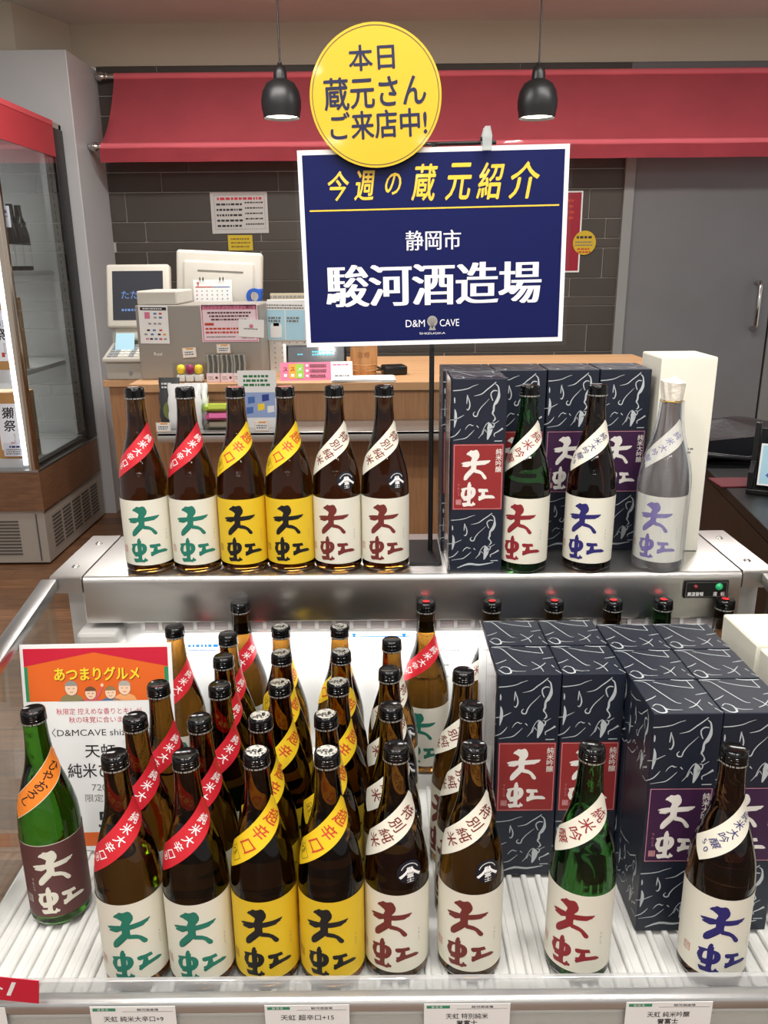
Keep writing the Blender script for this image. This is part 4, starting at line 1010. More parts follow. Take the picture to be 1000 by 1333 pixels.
# big steel cash machine, seen from behind
X0, X1, Z0, Z1 = rectY(180, 397, 340, 500, 3.02)
Z0 = CZ
t = thing('cash_machine', 'brushed steel cash machine back with posters taped on it on the counter', 'cash machine', ((X0 + X1) / 2, 3.02, CZ)); w2 = (X1 - X0) / 2; hm = Z1 - CZ
SBOX = mat('satin_grey_steel', (158, 152, 144), .42, .35, noise=.04, nscale=3)
b = MB(); b.box(-w2, w2, 0, .30, 0.0, hm, SBOX, .004); b.build('housing', t)
b = MB(); b.box(-w2 + .004, -w2 + .15, .02, .28, hm, hm + .05, REGW, .006); b.build('printer_cover', t)
s = Sheet(); s.text('Real', 0, 0, .03, .012, WHITE, 1); b = MB(); b.sheet(s, flatfn((-w2 + .055, -.0005, hm * .33), (1, 0, 0), (0, 0, 1))); b.build('maker_mark', t)
def f_pay(s, w, h):
    s.rect(w * .06, h * .87, w * .95, h * .95, INK_K); s.lines(w * .15, w * .85, h * .925, 1, .01, .004, WHITE, 2, 2)
    s.rect(w * .2, h * .65, w * .38, h * .82, PINK); cols = [TEAL, TXT_R, GRY, TEAL, INK_K, OR2, PINK, INK_K]
    for i, (u, v) in enumerate([(.56, .78), (.74, .78), (.56, .68), (.74, .68), (.36, .52), (.54, .52), (.7, .52), (.3, .35), (.5, .35), (.72, .35), (.2, .24), (.42, .24), (.66, .24), (.84, .24), (.24, .12), (.38, .12), (.54, .12), (.7, .12), (.86, .12)]):
        s.rect(w * (u - .05), h * (v - .02), w * (u + .05), h * (v + .025), cols[i % 8] if i < 4 or i > 6 else GRY)
flat_card('payment_notice', 181, 397, 219, 447, 3.014, WHITE, f_pay, 'white card of payment logos taped on the left of the steel cash machine', 'notice', rz=1)
def f_wine(s, w, h):
    s.rect(w * .02, h * .86, w * .98, h * .98, PINK); s.text('ワインスタンプカードご案内', w * .08, h * .88, w * .92, h * .965, MAROON, 2, .02)
    s.frame(w * .02, h * .02, w * .98, h * .98, .003, PINK)
    for i, yy in enumerate((.80, .71, .62)): s.lines(w * (.12 + .03 * i), w * (.88 - .03 * i), h * yy, 1, .01, h * .045, MAROON, 2, i)
    s.rect(w * .06, h * .44, w * .22, h * .51, TXT_R)
    for i, yy in enumerate((.38, .28)): s.lines(w * .07, w * .65, h * yy, 1, .01, h * .05, TXT_R, 2, i + 5)
    s.lines(w * .08, w * .6, h * .15, 1, .01, h * .03, GREYTXT, 2, 9); s.text('D&M CAVE', w * .7, h * .08, w * .92, h * .13, GREYTXT, 2)
flat_card('stamp_card_poster', 262, 396, 336, 445, 3.014, PPINK, f_wine, 'pink stamp card poster taped on the right of the steel cash machine', 'notice')
flat_card('business_card', 310, 415, 343, 438, 3.008, WHITE, lambda s, w, h: (s.disc(w * .5, h * .62, h * .12, h * .12, PINK), s.lines(w * .2, w * .8, h * .5, 1, .01, .004, GREYTXT)), 'small white card stuck over the corner of the pink stamp card poster', 'card', rz=3)
pricef = lambda s, w, h: (s.frame(w * .03, h * .03, w * .97, h * .97, .001, OR2), s.rect(w * .3, h * .8, w * .8, h * .92, OR2), s.lines(w * .15, w * .85, h * .6, 2, h * .22, h * .12, GREYTXT))
flat_card('price_tag', 238, 453, 256, 466, 3.010, WHITE, pricef, 'small price tag on the steel machine above the yellow and purple sweets', 'price tag', rz=-3)
flat_card('price_tag', 282, 448, 300, 460, 3.010, WHITE, pricef, 'small price tag on the steel machine above the silver packets', 'price tag')
# sweets box
c = onY(249, 498, 2.96)
t = thing('sweets_box', 'clear box of yellow and purple sweets standing on the counter', 'sweets', (c.x, 2.955, CZ))
b = MB(); b.box(-.055, .055, -.03, .03, 0, .068, CLEAR); b.build('clear_box', t)
for i, (x, m) in enumerate(((-.032, YLT), (0, mat('berry_wrapper', (150, 40, 90), .4)), (.032, YLT))):
    b = MB(); b.lathe([(0, -.018), (.012, -.014), (.0155, 0), (.012, .014), (0, .018)], m, 20, Matrix.Translation((x, 0, .045))); b.box(x - .014, x + .014, -.014, .014, .002, .026, WHITE, .002); b.build('sweet', t, 60)
for i, px in enumerate((279, 297, 313)):
    c = onY(px, 500, 2.945)
    t = thing('silver_packet', ('silver packet with pale pink base on the counter, next to the sweets box', 'silver packet with pale pink base standing between two others on the counter', 'silver packet with pale pink base on the counter, nearest the peg board')[i], 'packet', (c.x, 2.945, CZ), 'silver packets on the counter')
    b = MB(); b.box(-.024, .024, -.009, .009, 0, .032, PPINK, .001); s = Sheet(); s.disc(.036, .016, .005, .005, MAROON); s.lines(.006, .026, .02, 2, .007, .003, GREYTXT); b.sheet(s, flatfn((-.024, -.0091, 0), (1, 0, 0), (0, 0, 1))); b.build('pink_base', t)
    b = MB()
    for k in range(5): b.tube([(-.018 + k * .009, 0, .03), (-.016 + k * .009 + .002 * (k % 2), .002, .065), (-.018 + k * .009, 0, .096)], .0045, (SILV, mat('dark_silver', (110, 108, 106), .35, .6))[k % 2], 8)
    b.build('foil_sticks', t, 50)
    b = MB(); b.box(-.024, .024, -.009, .009, .032, .105, CLEAR); b.build('clear_sleeve', t)

# register monitor seen from behind, with a calendar hanging on it
X0, X1, Z0, Z1 = rectY(226, 326, 338, 412, 3.42)
t = thing('register_monitor', 'large warm white register monitor seen from behind with a vent slot', 'monitor', ((X0 + X1) / 2, 3.52, CZ)); w2 = (X1 - X0) / 2
b = MB(); mt = Matrix.Translation((0, -.10, Z0 - CZ + .0)) @ Matrix.Rotation(R(-5), 4, 'X') @ Matrix.Rotation(R(3), 4, 'Y')
hh = Z1 - Z0; b.box(-w2, w2, 0, .05, 0, hh, REGW, .014, 4, mtx=mt); b.box(-w2 * .82, w2 * .82, -.012, .02, .0, hh * .84, REGW, .010, 3, mtx=mt); b.build('monitor_shell', t, 50)
b = MB(); b.box(-w2 * .48, w2 * .58, -.0135, 0, hh * .68, hh * .70, mat('slot_grey', (120, 114, 106), .6), mtx=mt); b.build('vent_slot', t)
b = MB(); b.prism([(-.07, 0), (.07, 0), (.055, .05), (.05, Z0 - CZ + .1), (-.05, Z0 - CZ + .1), (-.055, .05)], 'y', -.07, .02, REGW, .01); b.box(-.11, .11, -.07, .13, 0, .02, REGW, .006); b.build('monitor_foot', t, 50)
def f_cal(s, w, h):
    s.cell('9', w * .12, h * .86, h * .2, TXT_R, 1, .02); s.rect(w * .05, h * .74, w * .5, h * .77, TXT_R); s.rect(w * .5, h * .74, w * .95, h * .765, TEAL)
    for r in range(5):
        for c_ in range(7): s.rect(w * (.07 + c_ * .132), h * (.60 - r * .135), w * (.10 + c_ * .132), h * (.64 - r * .135), TXT_R if c_ == 0 else TEAL if c_ == 6 else GRY)
o = flat_card('wall_calendar', 252, 364, 302, 402, 3.382, WHITE, f_cal, 'small ring calendar page hanging on the back of the white register monitor', 'calendar', tilt=-5)
X0, X1, Z0, Z1 = rectY(252, 364, 302, 402, 3.382); b = MB()
for u in (.18, .26, .70, .78): b.tube([Vector(((X1 - X0) * u, .004 * math.cos(a) - .001, Z1 - Z0 + .003 + .006 * math.sin(a))) for a in [i * .7 for i in range(10)]], .0018, BLKM, 6)
b.build('ring', o, 50)

# blue tape roll on a dark stand, peg board with bag poster
c = onY(331, 386, 3.37)
t = thing('tape_roll', 'roll of bright blue tape on a black post beside the register monitor', 'tape', (c.x, 3.38, CZ))
b = MB(); b.box(-.016, .06, .0, .03, 0, c.z - CZ - .02, BLK, .002); b.build('post', t)
BT = mat('blue_tape', (40, 92, 190), .4)
b = MB(); b.lathe([(.018, -.014), (.032, -.014), (.032, .014), (.018, .014), (.018, -.014)], BT, 32, Matrix.Translation((0, 0, c.z - CZ)) @ Matrix.Rotation(R(90), 4, 'X')); b.box(.012, .034, -.012, .012, c.z - CZ + .012, c.z - CZ + .030, BT, .002); b.build('tape', t, 50)
X0, X1, Z0, Z1 = rectY(350, 390, 404, 498, 3.22)
t = thing('peg_board', 'white perforated peg board stand on the counter behind the pale blue bag poster', 'peg board', ((X0 + X1) / 2, 3.22, CZ)); w2 = (X1 - X0) / 2; hp = Z1 - CZ
b = MB(); b.box(-w2, w2, 0, .012, 0, hp, WPL, .002)
s = Sheet(); 
for i in range(5):
    for j in range(8): s.disc(w2 * 2 * (.14 + i * .18), hp * (.06 + j * .07), .0022, .0022, mat('peg_hole', (70, 66, 60), .8), 1, 10)
b.sheet(s, flatfn((-w2, -.0004, 0), (1, 0, 0), (0, 0, 1))); b.build('board', t)
b = MB(); b.box(-w2, w2, .012, .16, 0, .01, WPL, .002); b.build('foot', t)
for i, (a, zz) in enumerate(((-.02, .0), (.0, .012), (.012, .004))):
    pass
def f_bag(s, w, h):
    s.rect(w * .03, h * .02, w * .97, h * .80, LBLUE); s.lines(w * .05, w * .95, h * .94, 2, h * .07, h * .035, GREYTXT, 2, 3); s.rect(w * .48, h * .02, w * .50, h * .8, WHITE, 2)
    s.poly([(w * .12, h * .08), (w * .40, h * .08), (w * .40, h * .38), (w * .37, h * .46), (w * .34, h * .46), (w * .33, h * .38), (w * .20, h * .38), (w * .19, h * .46), (w * .15, h * .46), (w * .12, h * .38)], WHITE, 2)
    for i in range(2): s.lines(w * (.08 + .45 * i), w * (.38 + .45 * i), h * .62, 2, h * .08, h * .05, GREYTXT, 2, i + 8)
flat_card('bag_notice', 345, 393, 398, 443, 3.212, WHITE, f_bag, 'pale blue notice about shopping bags at the left edge of the navy sign', 'notice', rz=1)
flat_card('paper_bundle', 352, 382, 398, 396, 3.28, mat('kraft_paper', (206, 196, 170), .7), lambda s, w, h: s.lines(0, w, h * .8, 2, h * .4, h * .2, GRY), 'bundle of papers standing behind the pale blue bag notice', 'paper', thick=.03)

# customer display and pink leaflet tent
c = onY(412, 492, 3.06)
t = thing('customer_display', 'black customer display with dim cyan digits behind the pink leaflet', 'display', (c.x, 3.08, CZ), rz=R(4))
mt = Matrix.Translation((0, 0, .035)) @ Matrix.Rotation(R(-16), 4, 'X')
b = MB(); b.box(-.115, .115, 0, .035, 0, .085, BLK, .006, mtx=mt); b.build('display_case', t, 50)
b = MB(); b.box(-.105, .105, -.001, 0, .008, .077, SCREEN, mtx=mt); s = Sheet(); s.lines(.09, .17, .052, 2, .011, .006, CYAN, seed=3); s.lines(.035, .055, .042, 1, .01, .005, CYAN, seed=4)
f0 = flatfn((-.105, -.0015, .008), (1, 0, 0), (0, 0, 1)); b.sheet(s, lambda x, y, h: mt @ f0(x, y, h)); b.build('screen', t)
b = MB(); b.box(-.125, -.112, -.004, .04, .0, .088, WPL, .004, mtx=mt); b.box(-.09, .09, .0, .06, 0, .02, WPL, .004); b.box(-.03, .03, .02, .06, .015, .05, WPL, .004); b.build('stand', t, 50)
c = onY(413, 503, 2.97)
t = thing('leaflet_tent', 'pink folded leaflet with orange and green panels standing on the counter front edge', 'leaflet', (c.x, 2.965, CZ), rz=R(5))
wv = (onY(460, 490, 2.97).x - onY(366, 490, 2.97).x); hv = .072
mt = Matrix.Rotation(R(-30), 4, 'X')
b = MB(); b.box(-wv / 2, wv / 2, 0, .001, 0, hv, PINK, mtx=mt); s = Sheet()
s.rect(wv * .12, hv * .12, wv * .22, hv * .9, OR2); s.rect(wv * .22, hv * .12, wv * .32, hv * .9, LGR); s.rect(wv * .70, 0, wv, hv, WHITE)
for i, ch in enumerate('ススメ'): s.cell(ch, wv * (.07 + .10 * i), hv * .62, .02, INK_C if i != 2 else WHITE, 2, .02); s.rect(wv * (.05 + .10 * i), hv * .2, wv * (.09 + .10 * i), hv * .36, WHITE, 2)
for i in range(3): s.disc(wv * .37, hv * (.80 - i * .28), .005, .005, WHITE, 2, 12); s.lines(wv * .41, wv * .64, hv * (.86 - i * .28), 2, .007, .004, MAROON, 2, i)
s.lines(wv * .73, wv * .96, hv * .86, 1, .01, .006, PINK, 2, 2); s.lines(wv * .75, wv * .95, hv * .25, 1, .01, .006, GREYTXT, 2, 2)
f1 = flatfn((-wv / 2, -.0003, 0), (1, 0, 0), (0, 0, 1)); b.sheet(s, lambda x, y, h: mt @ f1(x, y, h), lift=.0006); b.build('front_panel', t)
b = MB(); b.prism([(.010, 0), (.010, .002), (.042, .056), (.07, .002), (.07, 0)], 'x', -wv / 2, wv / 2, WHITE); b.build('folded_back', t)
# wooden barrel
c = onY(474, 488, 3.10)
t = thing('wooden_barrel', 'small wooden barrel on the counter under the navy sign', 'barrel', (c.x, 3.12, CZ))
BW = plank_mat('barrel_wood', (170, 116, 66), (214, 160, 104), 8, .5, (6, 6, .8)); r0 = (onY(491.5, 470, 3.12).x - onY(456, 470, 3.12).x) / 2
b = MB(); b.lathe([(0, 0), (r0 * .88, 0), (r0 * .98, .05), (r0, .08), (r0 * .98, .11), (r0 * .88, .15), (r0 * .8, .15), (r0 * .78, .142), (0, .142)], BW, 40); b.build('staves', t, 40)
for z in (.018, .040, .112, .134):
    b = MB(); rr_ = r0 * (.90 + .09 * (1 - abs(z - .078) / .078)) ; b.tube([(rr_ * 1.01 * math.cos(a), rr_ * 1.01 * math.sin(a), z) for a in [i * math.pi / 20 for i in range(41)]], .003, BW, 8, caps=False); b.build('hoop', t, 50)
b = MB(); s = Sheet(); s.cell('酒', -.014, 0, .024, mat('burnt_mark', (150, 96, 54), .6), 1); s.cell('樽', .012, 0, .024, MATS['burnt_mark'], 1); b.sheet(s, lambda x, y, h: Vector(((r0 * 1.004 + h) * math.sin(x / r0), -(r0 * 1.004 + h) * math.cos(x / r0), .078 + y)), .006); b.build('burnt_mark', t)
c = onY(513, 484, 3.1)
t = thing('card_reader', 'small black box with a cable on the counter right of the wooden barrel', 'card reader', (c.x, 3.12, CZ), rz=R(12))
b = MB(); b.box(-.045, .045, -.04, .04, 0, .035, BLK, .008, 3); b.build('case', t, 50)
b = MB(); b.tube([(-.045, .02, .02), (-.08, .03, .035), (-.10, .06, .02), (-.09, .09, .006), (-.06, .12, .004), (.02, .10, .004)], .004, BLK, 8); b.build('cable', t, 50)
c0, c1 = onZ(432, 500, CZ), onZ(512, 492, CZ)
t = thing('paper_stack', 'stack of white papers lying at the counter edge below the navy sign', 'paper', ((c0.x + c1.x) / 2, 2.97, CZ + .0003))
for i in range(6):
    b = MB(); b.box(-.115 + .004 * (i % 3), .115 - .003 * (i % 2), -.065, .055, i * .0015, i * .0015 + .0012, WHITE, mtx=Matrix.Rotation(R((-3, 2, 4, -1, 1, 3)[i]), 4, 'Z')); b.build('sheet', t)

# goods on the steel ledge in front of the counter
LY = 2.80
def on_ledge(px): return onY(px, 550, LY).x
def pouch(name, x0, x1, ytop, label, m, prints, Y=LY, tilt=-8, parts='front'):
    X0, X1 = onY(x0, 525, Y).x, onY(x1, 525, Y).x; zt = onY((x0 + x1) / 2, ytop, Y).z - lz; w_ = X1 - X0
    t = thing(name, label, 'packet', ((X0 + X1) / 2, Y, lz)); t.rotation_euler = (R(tilt), 0, 0)
    b = MB()
    def fn(u, v):
        a = 2 * math.pi * u; th = .022 * math.sin(math.pi * min(1, v * 1.05)) ** .6 * (1 - .5 * v) + .002
        x = max(-1, min(1, 1.25 * math.cos(a))) * w_ / 2; y = max(-1, min(1, 1.25 * math.sin(a))) * th
        return Vector((x + .002 * math.sin(v * 20 + u * 9), y, v * zt))
    b.grid(fn, 28, 12, m); b.build('pouch', t, 60)
    b = MB(); s = Sheet(); prints(s, w_, zt); b.sheet(s, lambda x, y, h: Vector((x - w_ / 2, -.0245 - h, y)))
    b.build('printed_front', t)
DPK = mat('dark_packet', (58, 60, 62), .45)
pouch('dark_packet', 208, 234, 492, 'dark grey food packet at the left end of the steel ledge', DPK, lambda s, w, h: (s.lines(w * .2, w * .7, h * .9, 2, .012, .006, WHITE), s.disc(w * .5, h * .35, w * .28, h * .18, mat('olive_print', (110, 120, 60), .5))), tilt=-6)
pouch('white_packet', 219, 262, 500, 'shiny white packet on the steel ledge, in front of the dark packet', mat('glossy_white_film', (236, 236, 236), .18), lambda s, w, h: s.lines(w * .3, w * .7, h * .6, 2, .012, .004, GRY), Y=LY - .03, tilt=-6)
pouch('white_packet', 240, 270, 499, 'white packet with a green leaf drawing on the steel ledge', mat('white_film', (228, 230, 226), .25), lambda s, w, h: s.poly([(w * .55, h * .15), (w * .85, h * .30), (w * .9, h * .55), (w * .7, h * .45)], LGR), tilt=-8)
for i, (py, col, nm) in enumerate(((545, (120, 110, 90), 'olive'), (532, (214, 90, 150), 'pink'), (527, (180, 200, 60), 'green'))):
    zb = lz + .0004 + i * .031
    c = on_ledge(284)
    t = thing('snack_tray', 'clear snack pack with %s contents, %s of the pile on the steel ledge' % (nm, ('lowest', 'middle', 'topmost')[i]), 'snack pack', (c, LY - .01, zb), 'clear snack packs piled on the ledge')
    b = MB(); b.box(-.042, .042, -.04, .04, 0, .029, CLEAR); b.build('clear_pack', t)
    b = MB(); b.box(-.036, .036, -.034, .034, .002, .018, mat(nm + '_snack', col, .5, noise=.3, nscale=120), .004); b.build('snack', t)
    b = MB(); b.box(-.02, .041, -.0412, -.0405, .010, .026, mat(nm + '_sticker', tuple(min(255, v + 40) for v in col), .4)); b.build('sticker', t)
def f_leaf(s, w, h):
    GT = mat('green_lettering', (40, 120, 70), .5)
    for i in range(3): s.lines(w * .15, w * .85, h * (.92 - i * .075), 1, .01, h * .04, GT, 1, i)
    s.rect(w * .04, h * .18, w * .96, h * .62, mat('sky_print', (150, 170, 214), .5))
    for i, (u, v) in enumerate(((.2, .24), (.5, .30), (.25, .42), (.62, .46), (.75, .26))): s.poly([(w * u, h * v), (w * (u + .18), h * (v + .02)), (w * (u + .18), h * (v + .13)), (w * u, h * (v + .12))], (TEAL, YLT, TEAL, mat('deep_blue_print', (40, 60, 140), .5), WHITE)[i], 2)
flat_card('leaflet', 310, 484, 360, 558, LY - .02, WHITE, f_leaf, 'white leaflet with green lettering and blue picture standing on the steel ledge', 'leaflet', tilt=-4, z=lz)
flat_card('price_tag', 203, 548, 222, 560, LY - .08, WHITE, pricef, 'small price tag at the left end of the steel ledge', 'price tag', z=lz)
flat_card('price_tag', 331, 545, 350, 558, LY - .08, WHITE, pricef, 'small price tag on the steel ledge in front of the white leaflet', 'price tag', z=lz)
# cards peeking over the boxes at the right of the counter
flat_card('yellow_card', 775, 468, 812, 482, 3.05, YELL, lambda s, w, h: None, 'yellow card lying on the counter behind the top-shelf navy boxes', 'card', z=CZ)
flat_card('price_tag', 806, 470, 834, 482, 3.02, WHITE, lambda s, w, h: s.lines(w * .2, w * .9, h * .7, 1, .01, h * .4, TXT_R), 'white price tag with red figures on the counter beside the yellow card', 'price tag', z=CZ)

# notices on the tiled wall
NY = TY - .014
def f_not(s, w, h):
    s.frame(w * .06, h * .1, w * .95, h * .93, .002, GRY); s.lines(w * .12, w * .9, h * .87, 1, .01, h * .06, REDT, 1, 1)
    for i in range(5): s.lines(w * .1, w * .55, h * (.73 - i * .13), 1, .01, h * .05, DARKT, 1, i + 2); s.lines(w * .6, w * .92, h * (.76 - i * .13), 1, .01, h * .035, DARKT, 1, i + 12)
flat_card('wall_notice', 275, 250, 349, 304, NY, mat('grey_white_paper', (200, 198, 194), .6), f_not, 'white notice with rows of small print on the brown tiled wall', 'notice', rz=-.3)
flat_card('wall_notice', 297, 306, 329, 326, NY, mat('dull_yellow_paper', (214, 186, 48), .6), lambda s, w, h: s.lines(w * .12, w * .9, h * .8, 3, h * .25, h * .1, mat('olive_ink', (140, 110, 30), .6)), 'small yellow notice on the tiled wall below the white notice', 'notice')
def f_rp(s, w, h):
    s.frame(0, 0, w, h, .008, WHITE, 1); s.lines(w * .08, w * .85, h * .9, 4, h * .07, h * .03, TXT_R, 1, 4)
flat_card('red_poster', 690, 249, 757, 355, NY, mat('red_poster_print', (158, 28, 48), .35), f_rp, 'red poster on the tiled wall behind the right edge of the navy sign', 'poster', rz=-.3)
c = onY(761, 316, NY - .004); c2 = onY(776, 316, NY - .004)
b = MB(); b.lathe([(0, .001), (c2.x - c.x, .001), (c2.x - c.x, 0), (0, 0)], YCP, 40, Matrix.Rotation(R(90), 4, 'X')); s = Sheet(); r_ = c2.x - c.x
s.lines(-r_ * .7, r_ * .7, r_ * .55, 1, .01, r_ * .2, DARKT, 1, 3); s.lines(-r_ * .8, r_ * .8, r_ * .1, 2, r_ * .25, r_ * .1, GREYTXT, 1, 5); s.lines(-r_ * .6, r_ * .6, -r_ * .45, 2, r_ * .25, r_ * .14, TXT_R, 1, 6)
b.sheet(s, flatfn((0, -.0012, 0), (1, 0, 0), (0, 0, 1)))
tag(b.build('round_sticker', None, None, (c.x, NY - .003, c.z)), 'small round yellow sticker on the corner of the red poster', 'sticker')

# ------------------------------------------------------------------ register on its own stand at the left
RY = 3.62
sz = onY(163, 495, RY).z
X0, X1 = onY(140, 500, RY).x, min(onY(215, 500, RY).x, cx0 - .008)
t = thing('register_stand', 'narrow wooden stand under the left cash register', 'cabinet', ((X0 + X1) / 2, RY + .25, 0))
b = MB(); b.box(-(X1 - X0) / 2 - .02, (X1 - X0) / 2, -.25, .25, sz - .03, sz, WOODT, .002); b.build('top_board', t)
b = MB(); b.box(-(X1 - X0) / 2, (X1 - X0) / 2, -.235, .24, 0, sz - .03, WOODF, .002); b.build('body', t)
t = thing('cash_register', 'white cash register with a dark touch screen at the left behind the counter', 'cash register', (X0, RY, sz)); rw = X1 - X0
def zz(y, Y=RY): return onY(165, y, Y).z - sz
b = MB(); b.box(0, rw, 0, .34, .001, zz(471), REGW, .006); b.build('cash_drawer', t, 50)
b = MB(); b.lathe([(0, .004), (.008, .003), (.009, 0)], GRY, 16, Matrix.Translation((rw * .42, 0, zz(471) * .4)) @ Matrix.Rotation(R(90), 4, 'X')); b.build('drawer_lock', t, 50)
b = MB(); b.prism([(-.02, zz(471)), (-.02, zz(466)), (.14, zz(447, RY + .14)), (.16, zz(432, RY + .16)), (.30, zz(432, RY + .16)), (.30, zz(471))], 'x', -.005, rw, REGW, .003); b.build('keyboard_base', t, 40)
kd = Vector((0, .16, zz(447, RY + .14) - zz(466))); kn = kd.normalized()
b = MB()
KM = [mat('key_white', (222, 220, 212), .5), mat('key_yellow', (226, 214, 150), .5), mat('key_grey', (150, 152, 156), .5)]
for i in range(10):
    for j in range(5):
        o_ = Vector((.012 + i * (rw - .02) / 10, -.012, zz(466) + .001)) + kd * (.04 + .17 * j)
        f_ = flatfn(o_, (1, 0, 0), kn); m3 = Matrix((Vector((1, 0, 0)), kn, Vector((1, 0, 0)).cross(kn))).transposed().to_4x4(); m3.translation = o_
        b.box(0, (rw - .02) / 10 - .004, 0, .020, 0, .006, KM[0 if i in (2, 3, 5) else 1 if 5 < i < 9 else 2], .001, 1, mtx=m3)
b.build('keys', t)
b = MB(); m3 = Matrix.Translation((.03, .075, zz(466) + .055)) @ Matrix.Rotation(R(62), 4, 'X'); b.box(0, .085, -.05, .05, 0, .0008, LBLUE, mtx=m3); b.build('blue_note', t)
mt = Matrix.Translation((.0, .10, zz(427, RY + .10))) @ Matrix.Rotation(R(-14), 4, 'X')
sx0, sx1 = -.01, onY(219, 395, RY + .1).x - X0; shh = .285
b = MB(); b.box(sx0, sx1, 0, .05, 0, shh, REGW, .014, 4, mtx=mt); b.box(.02, rw - .02, .02, .09, -.05, .02, REGW, .008, mtx=mt); b.build('screen_bezel', t, 50)
b = MB(); b.box(sx0 + .03, sx1 - .028, -.0012, 0, .035, shh - .032, SCREEN, mtx=mt); s = Sheet(); s.text('ただいま', .06, .13, .22, .165, mat('screen_blue', (96, 130, 190), .5, emit=.15)); s.lines(.06, .20, .085, 1, .01, .010, MATS['screen_blue'], 1, 4)
f2 = flatfn((0, -.0014, 0), (1, 0, 0), (0, 0, 1)); b.sheet(s, lambda x, y, h: mt @ f2(x, y, h)); b.build('touch_screen', t)

# ------------------------------------------------------------------ glass-fronted refrigerator at the left
FX, FY0, FY1, FXL = -1.53, 3.47, 4.23, -2.75
fr = thing('display_refrigerator', 'tall glass-fronted display refrigerator with a wood band and louvred base at the left', 'refrigerator', (-2.1, 3.85, 0)); O4 = Vector((-2.1, 3.85, 0))
FWOOD = plank_mat('fridge_wood', (104, 72, 52), (134, 96, 70), 7, .4, (2, 2, 14)); FGREY = mat('fridge_base_grey', (164, 156, 147), .4, noise=.02, nscale=6); LOUV = mat('louvre_dark', (84, 80, 76), .6)
CHROME = mat('bronze_chrome', (196, 182, 166), .14, 1.0); FBLK = mat('fridge_black', (24, 24, 25), .35); FIN = mat('fridge_interior', (208, 208, 206), .5); FRED = mat('fridge_red_header', (176, 60, 66), .4)
def fb(b, name, parent=None, smooth=None): return kb(b, name, parent or fr, O4, smooth)
b = MB(); b.box(FXL, FX, FY0, FY1, .01, .253, FGREY, .004)
b.box(FX - .002, FX + .001, FY0 + .06, FY1 - .05, .05, .225, FGREY)
for k in range(5):
    y0 = FY0 + .08 + k * .125
    for j in range(9): b.box(FX - .001, FX + .0025, y0, y0 + .10, .06 + j * .0175, .069 + j * .0175, LOUV)
for k in range(3):
    x1 = FX - .06 - k * .40
    for j in range(11): b.box(x1 - .23, x1 - .06, FY0 - .0025, FY0 + .001, .05 + j * .0155, .0575 + j * .0155, LOUV)
    b.box(x1 - .29, x1 - .262, FY0 - .002, FY0 + .001, .04, .24, LOUV); b.box(x1 + .02, x1 + .026, FY0 - .002, FY0 + .001, .02, .245, LOUV)
fb(b, 'louvred_base')
b = MB(); b.box(FXL, FX + .004, FY0 - .004, FY1, .256, .44, FWOOD, .003); b.box(FXL, FX + .005, FY0 - .006, FY1, .252, .258, ALU); b.box(FXL, FX + .005, FY0 - .006, FY1, .438, .446, ALU); fb(b, 'wood_band')
b = MB(); b.box(FXL, FX, FY1 - .03, FY1, .446, 1.95, FIN); fb(b, 'interior_back')
b = MB(); b.box(FX - .06, FX + .002, FY1 - .11, FY1 + .01, .446, 1.93, FBLK, .003); fb(b, 'back_post')
b = MB(); b.box(FX - .035, FX - .01, FY1 - .22, FY1 - .12, .5, 1.85, FIN)
for j in range(40): b.box(FX - .0105, FX - .0095, FY1 - .175, FY1 - .165, .55 + j * .032, .568 + j * .032, LOUV)
fb(b, 'shelf_upright')
b = MB(); b.tube([(FX - .02, FY0 + .015, .446), (FX - .02, FY0 + .015, 1.95)], .022, CHROME, 20); fb(b, 'corner_post', None, 50)
b = MB(); b.box(FX - .075, FX - .06, FY0 + .035, FY0 + .05, .46, 1.80, mat('fridge_led', (244, 250, 255), .5, emit=2.2)); fb(b, 'light_strip')
b = MB(); b.box(FXL, FX, FY0, FY1, 1.90, 1.955, FGREY, .003); b.box(FX - .004, FX + .002, FY0 + .03, FY1 - .11, 1.80, 1.945, FRED); b.box(FX - .006, FX + .004, FY0 + .03, FY1 - .11, 1.935, 1.957, mat('fridge_red_trim', (206, 84, 90), .4)); b.box(FXL, FX - .04, FY0, FY0 + .02, 1.82, 1.95, FRED); fb(b, 'red_header')
b = MB(); b.box(FX - .008, FX - .002, FY0 + .035, FY1 - .11, .45, 1.80, pane_mat('fridge_glass', (.84, .86, .86), 2.4, ior=1.52, rough=.005)); fb(b, 'side_glass')
SHZ = [.475, .87, 1.29]
for z in SHZ:
    b = MB(); b.box(FXL, FX - .03, FY0 + .07, FY1 - .04, z - .02, z, FIN, .002); b.box(FXL, FX - .03, FY0 + .055, FY0 + .068, z - .045, z + .01, mat('shelf_rail', (206, 208, 210), .35, .3), .002); fb(b, 'shelf')
for z in (1.865, SHZ[2] - .03, SHZ[1] - .03):                # a lamp under the top and under each shelf
    l = area('refrigerator_light', (FX - .5, FY0 + .22, z), .9, .05, 3.2, (.95, .98, 1), (R(12), 0, 0)); l.parent = fr; l.location = Vector(l.location) - O4
CARD = mat('tan_card', (184, 138, 84), .6, noise=.04, nscale=20); CARDW = mat('white_box_label', (236, 238, 244), .45)
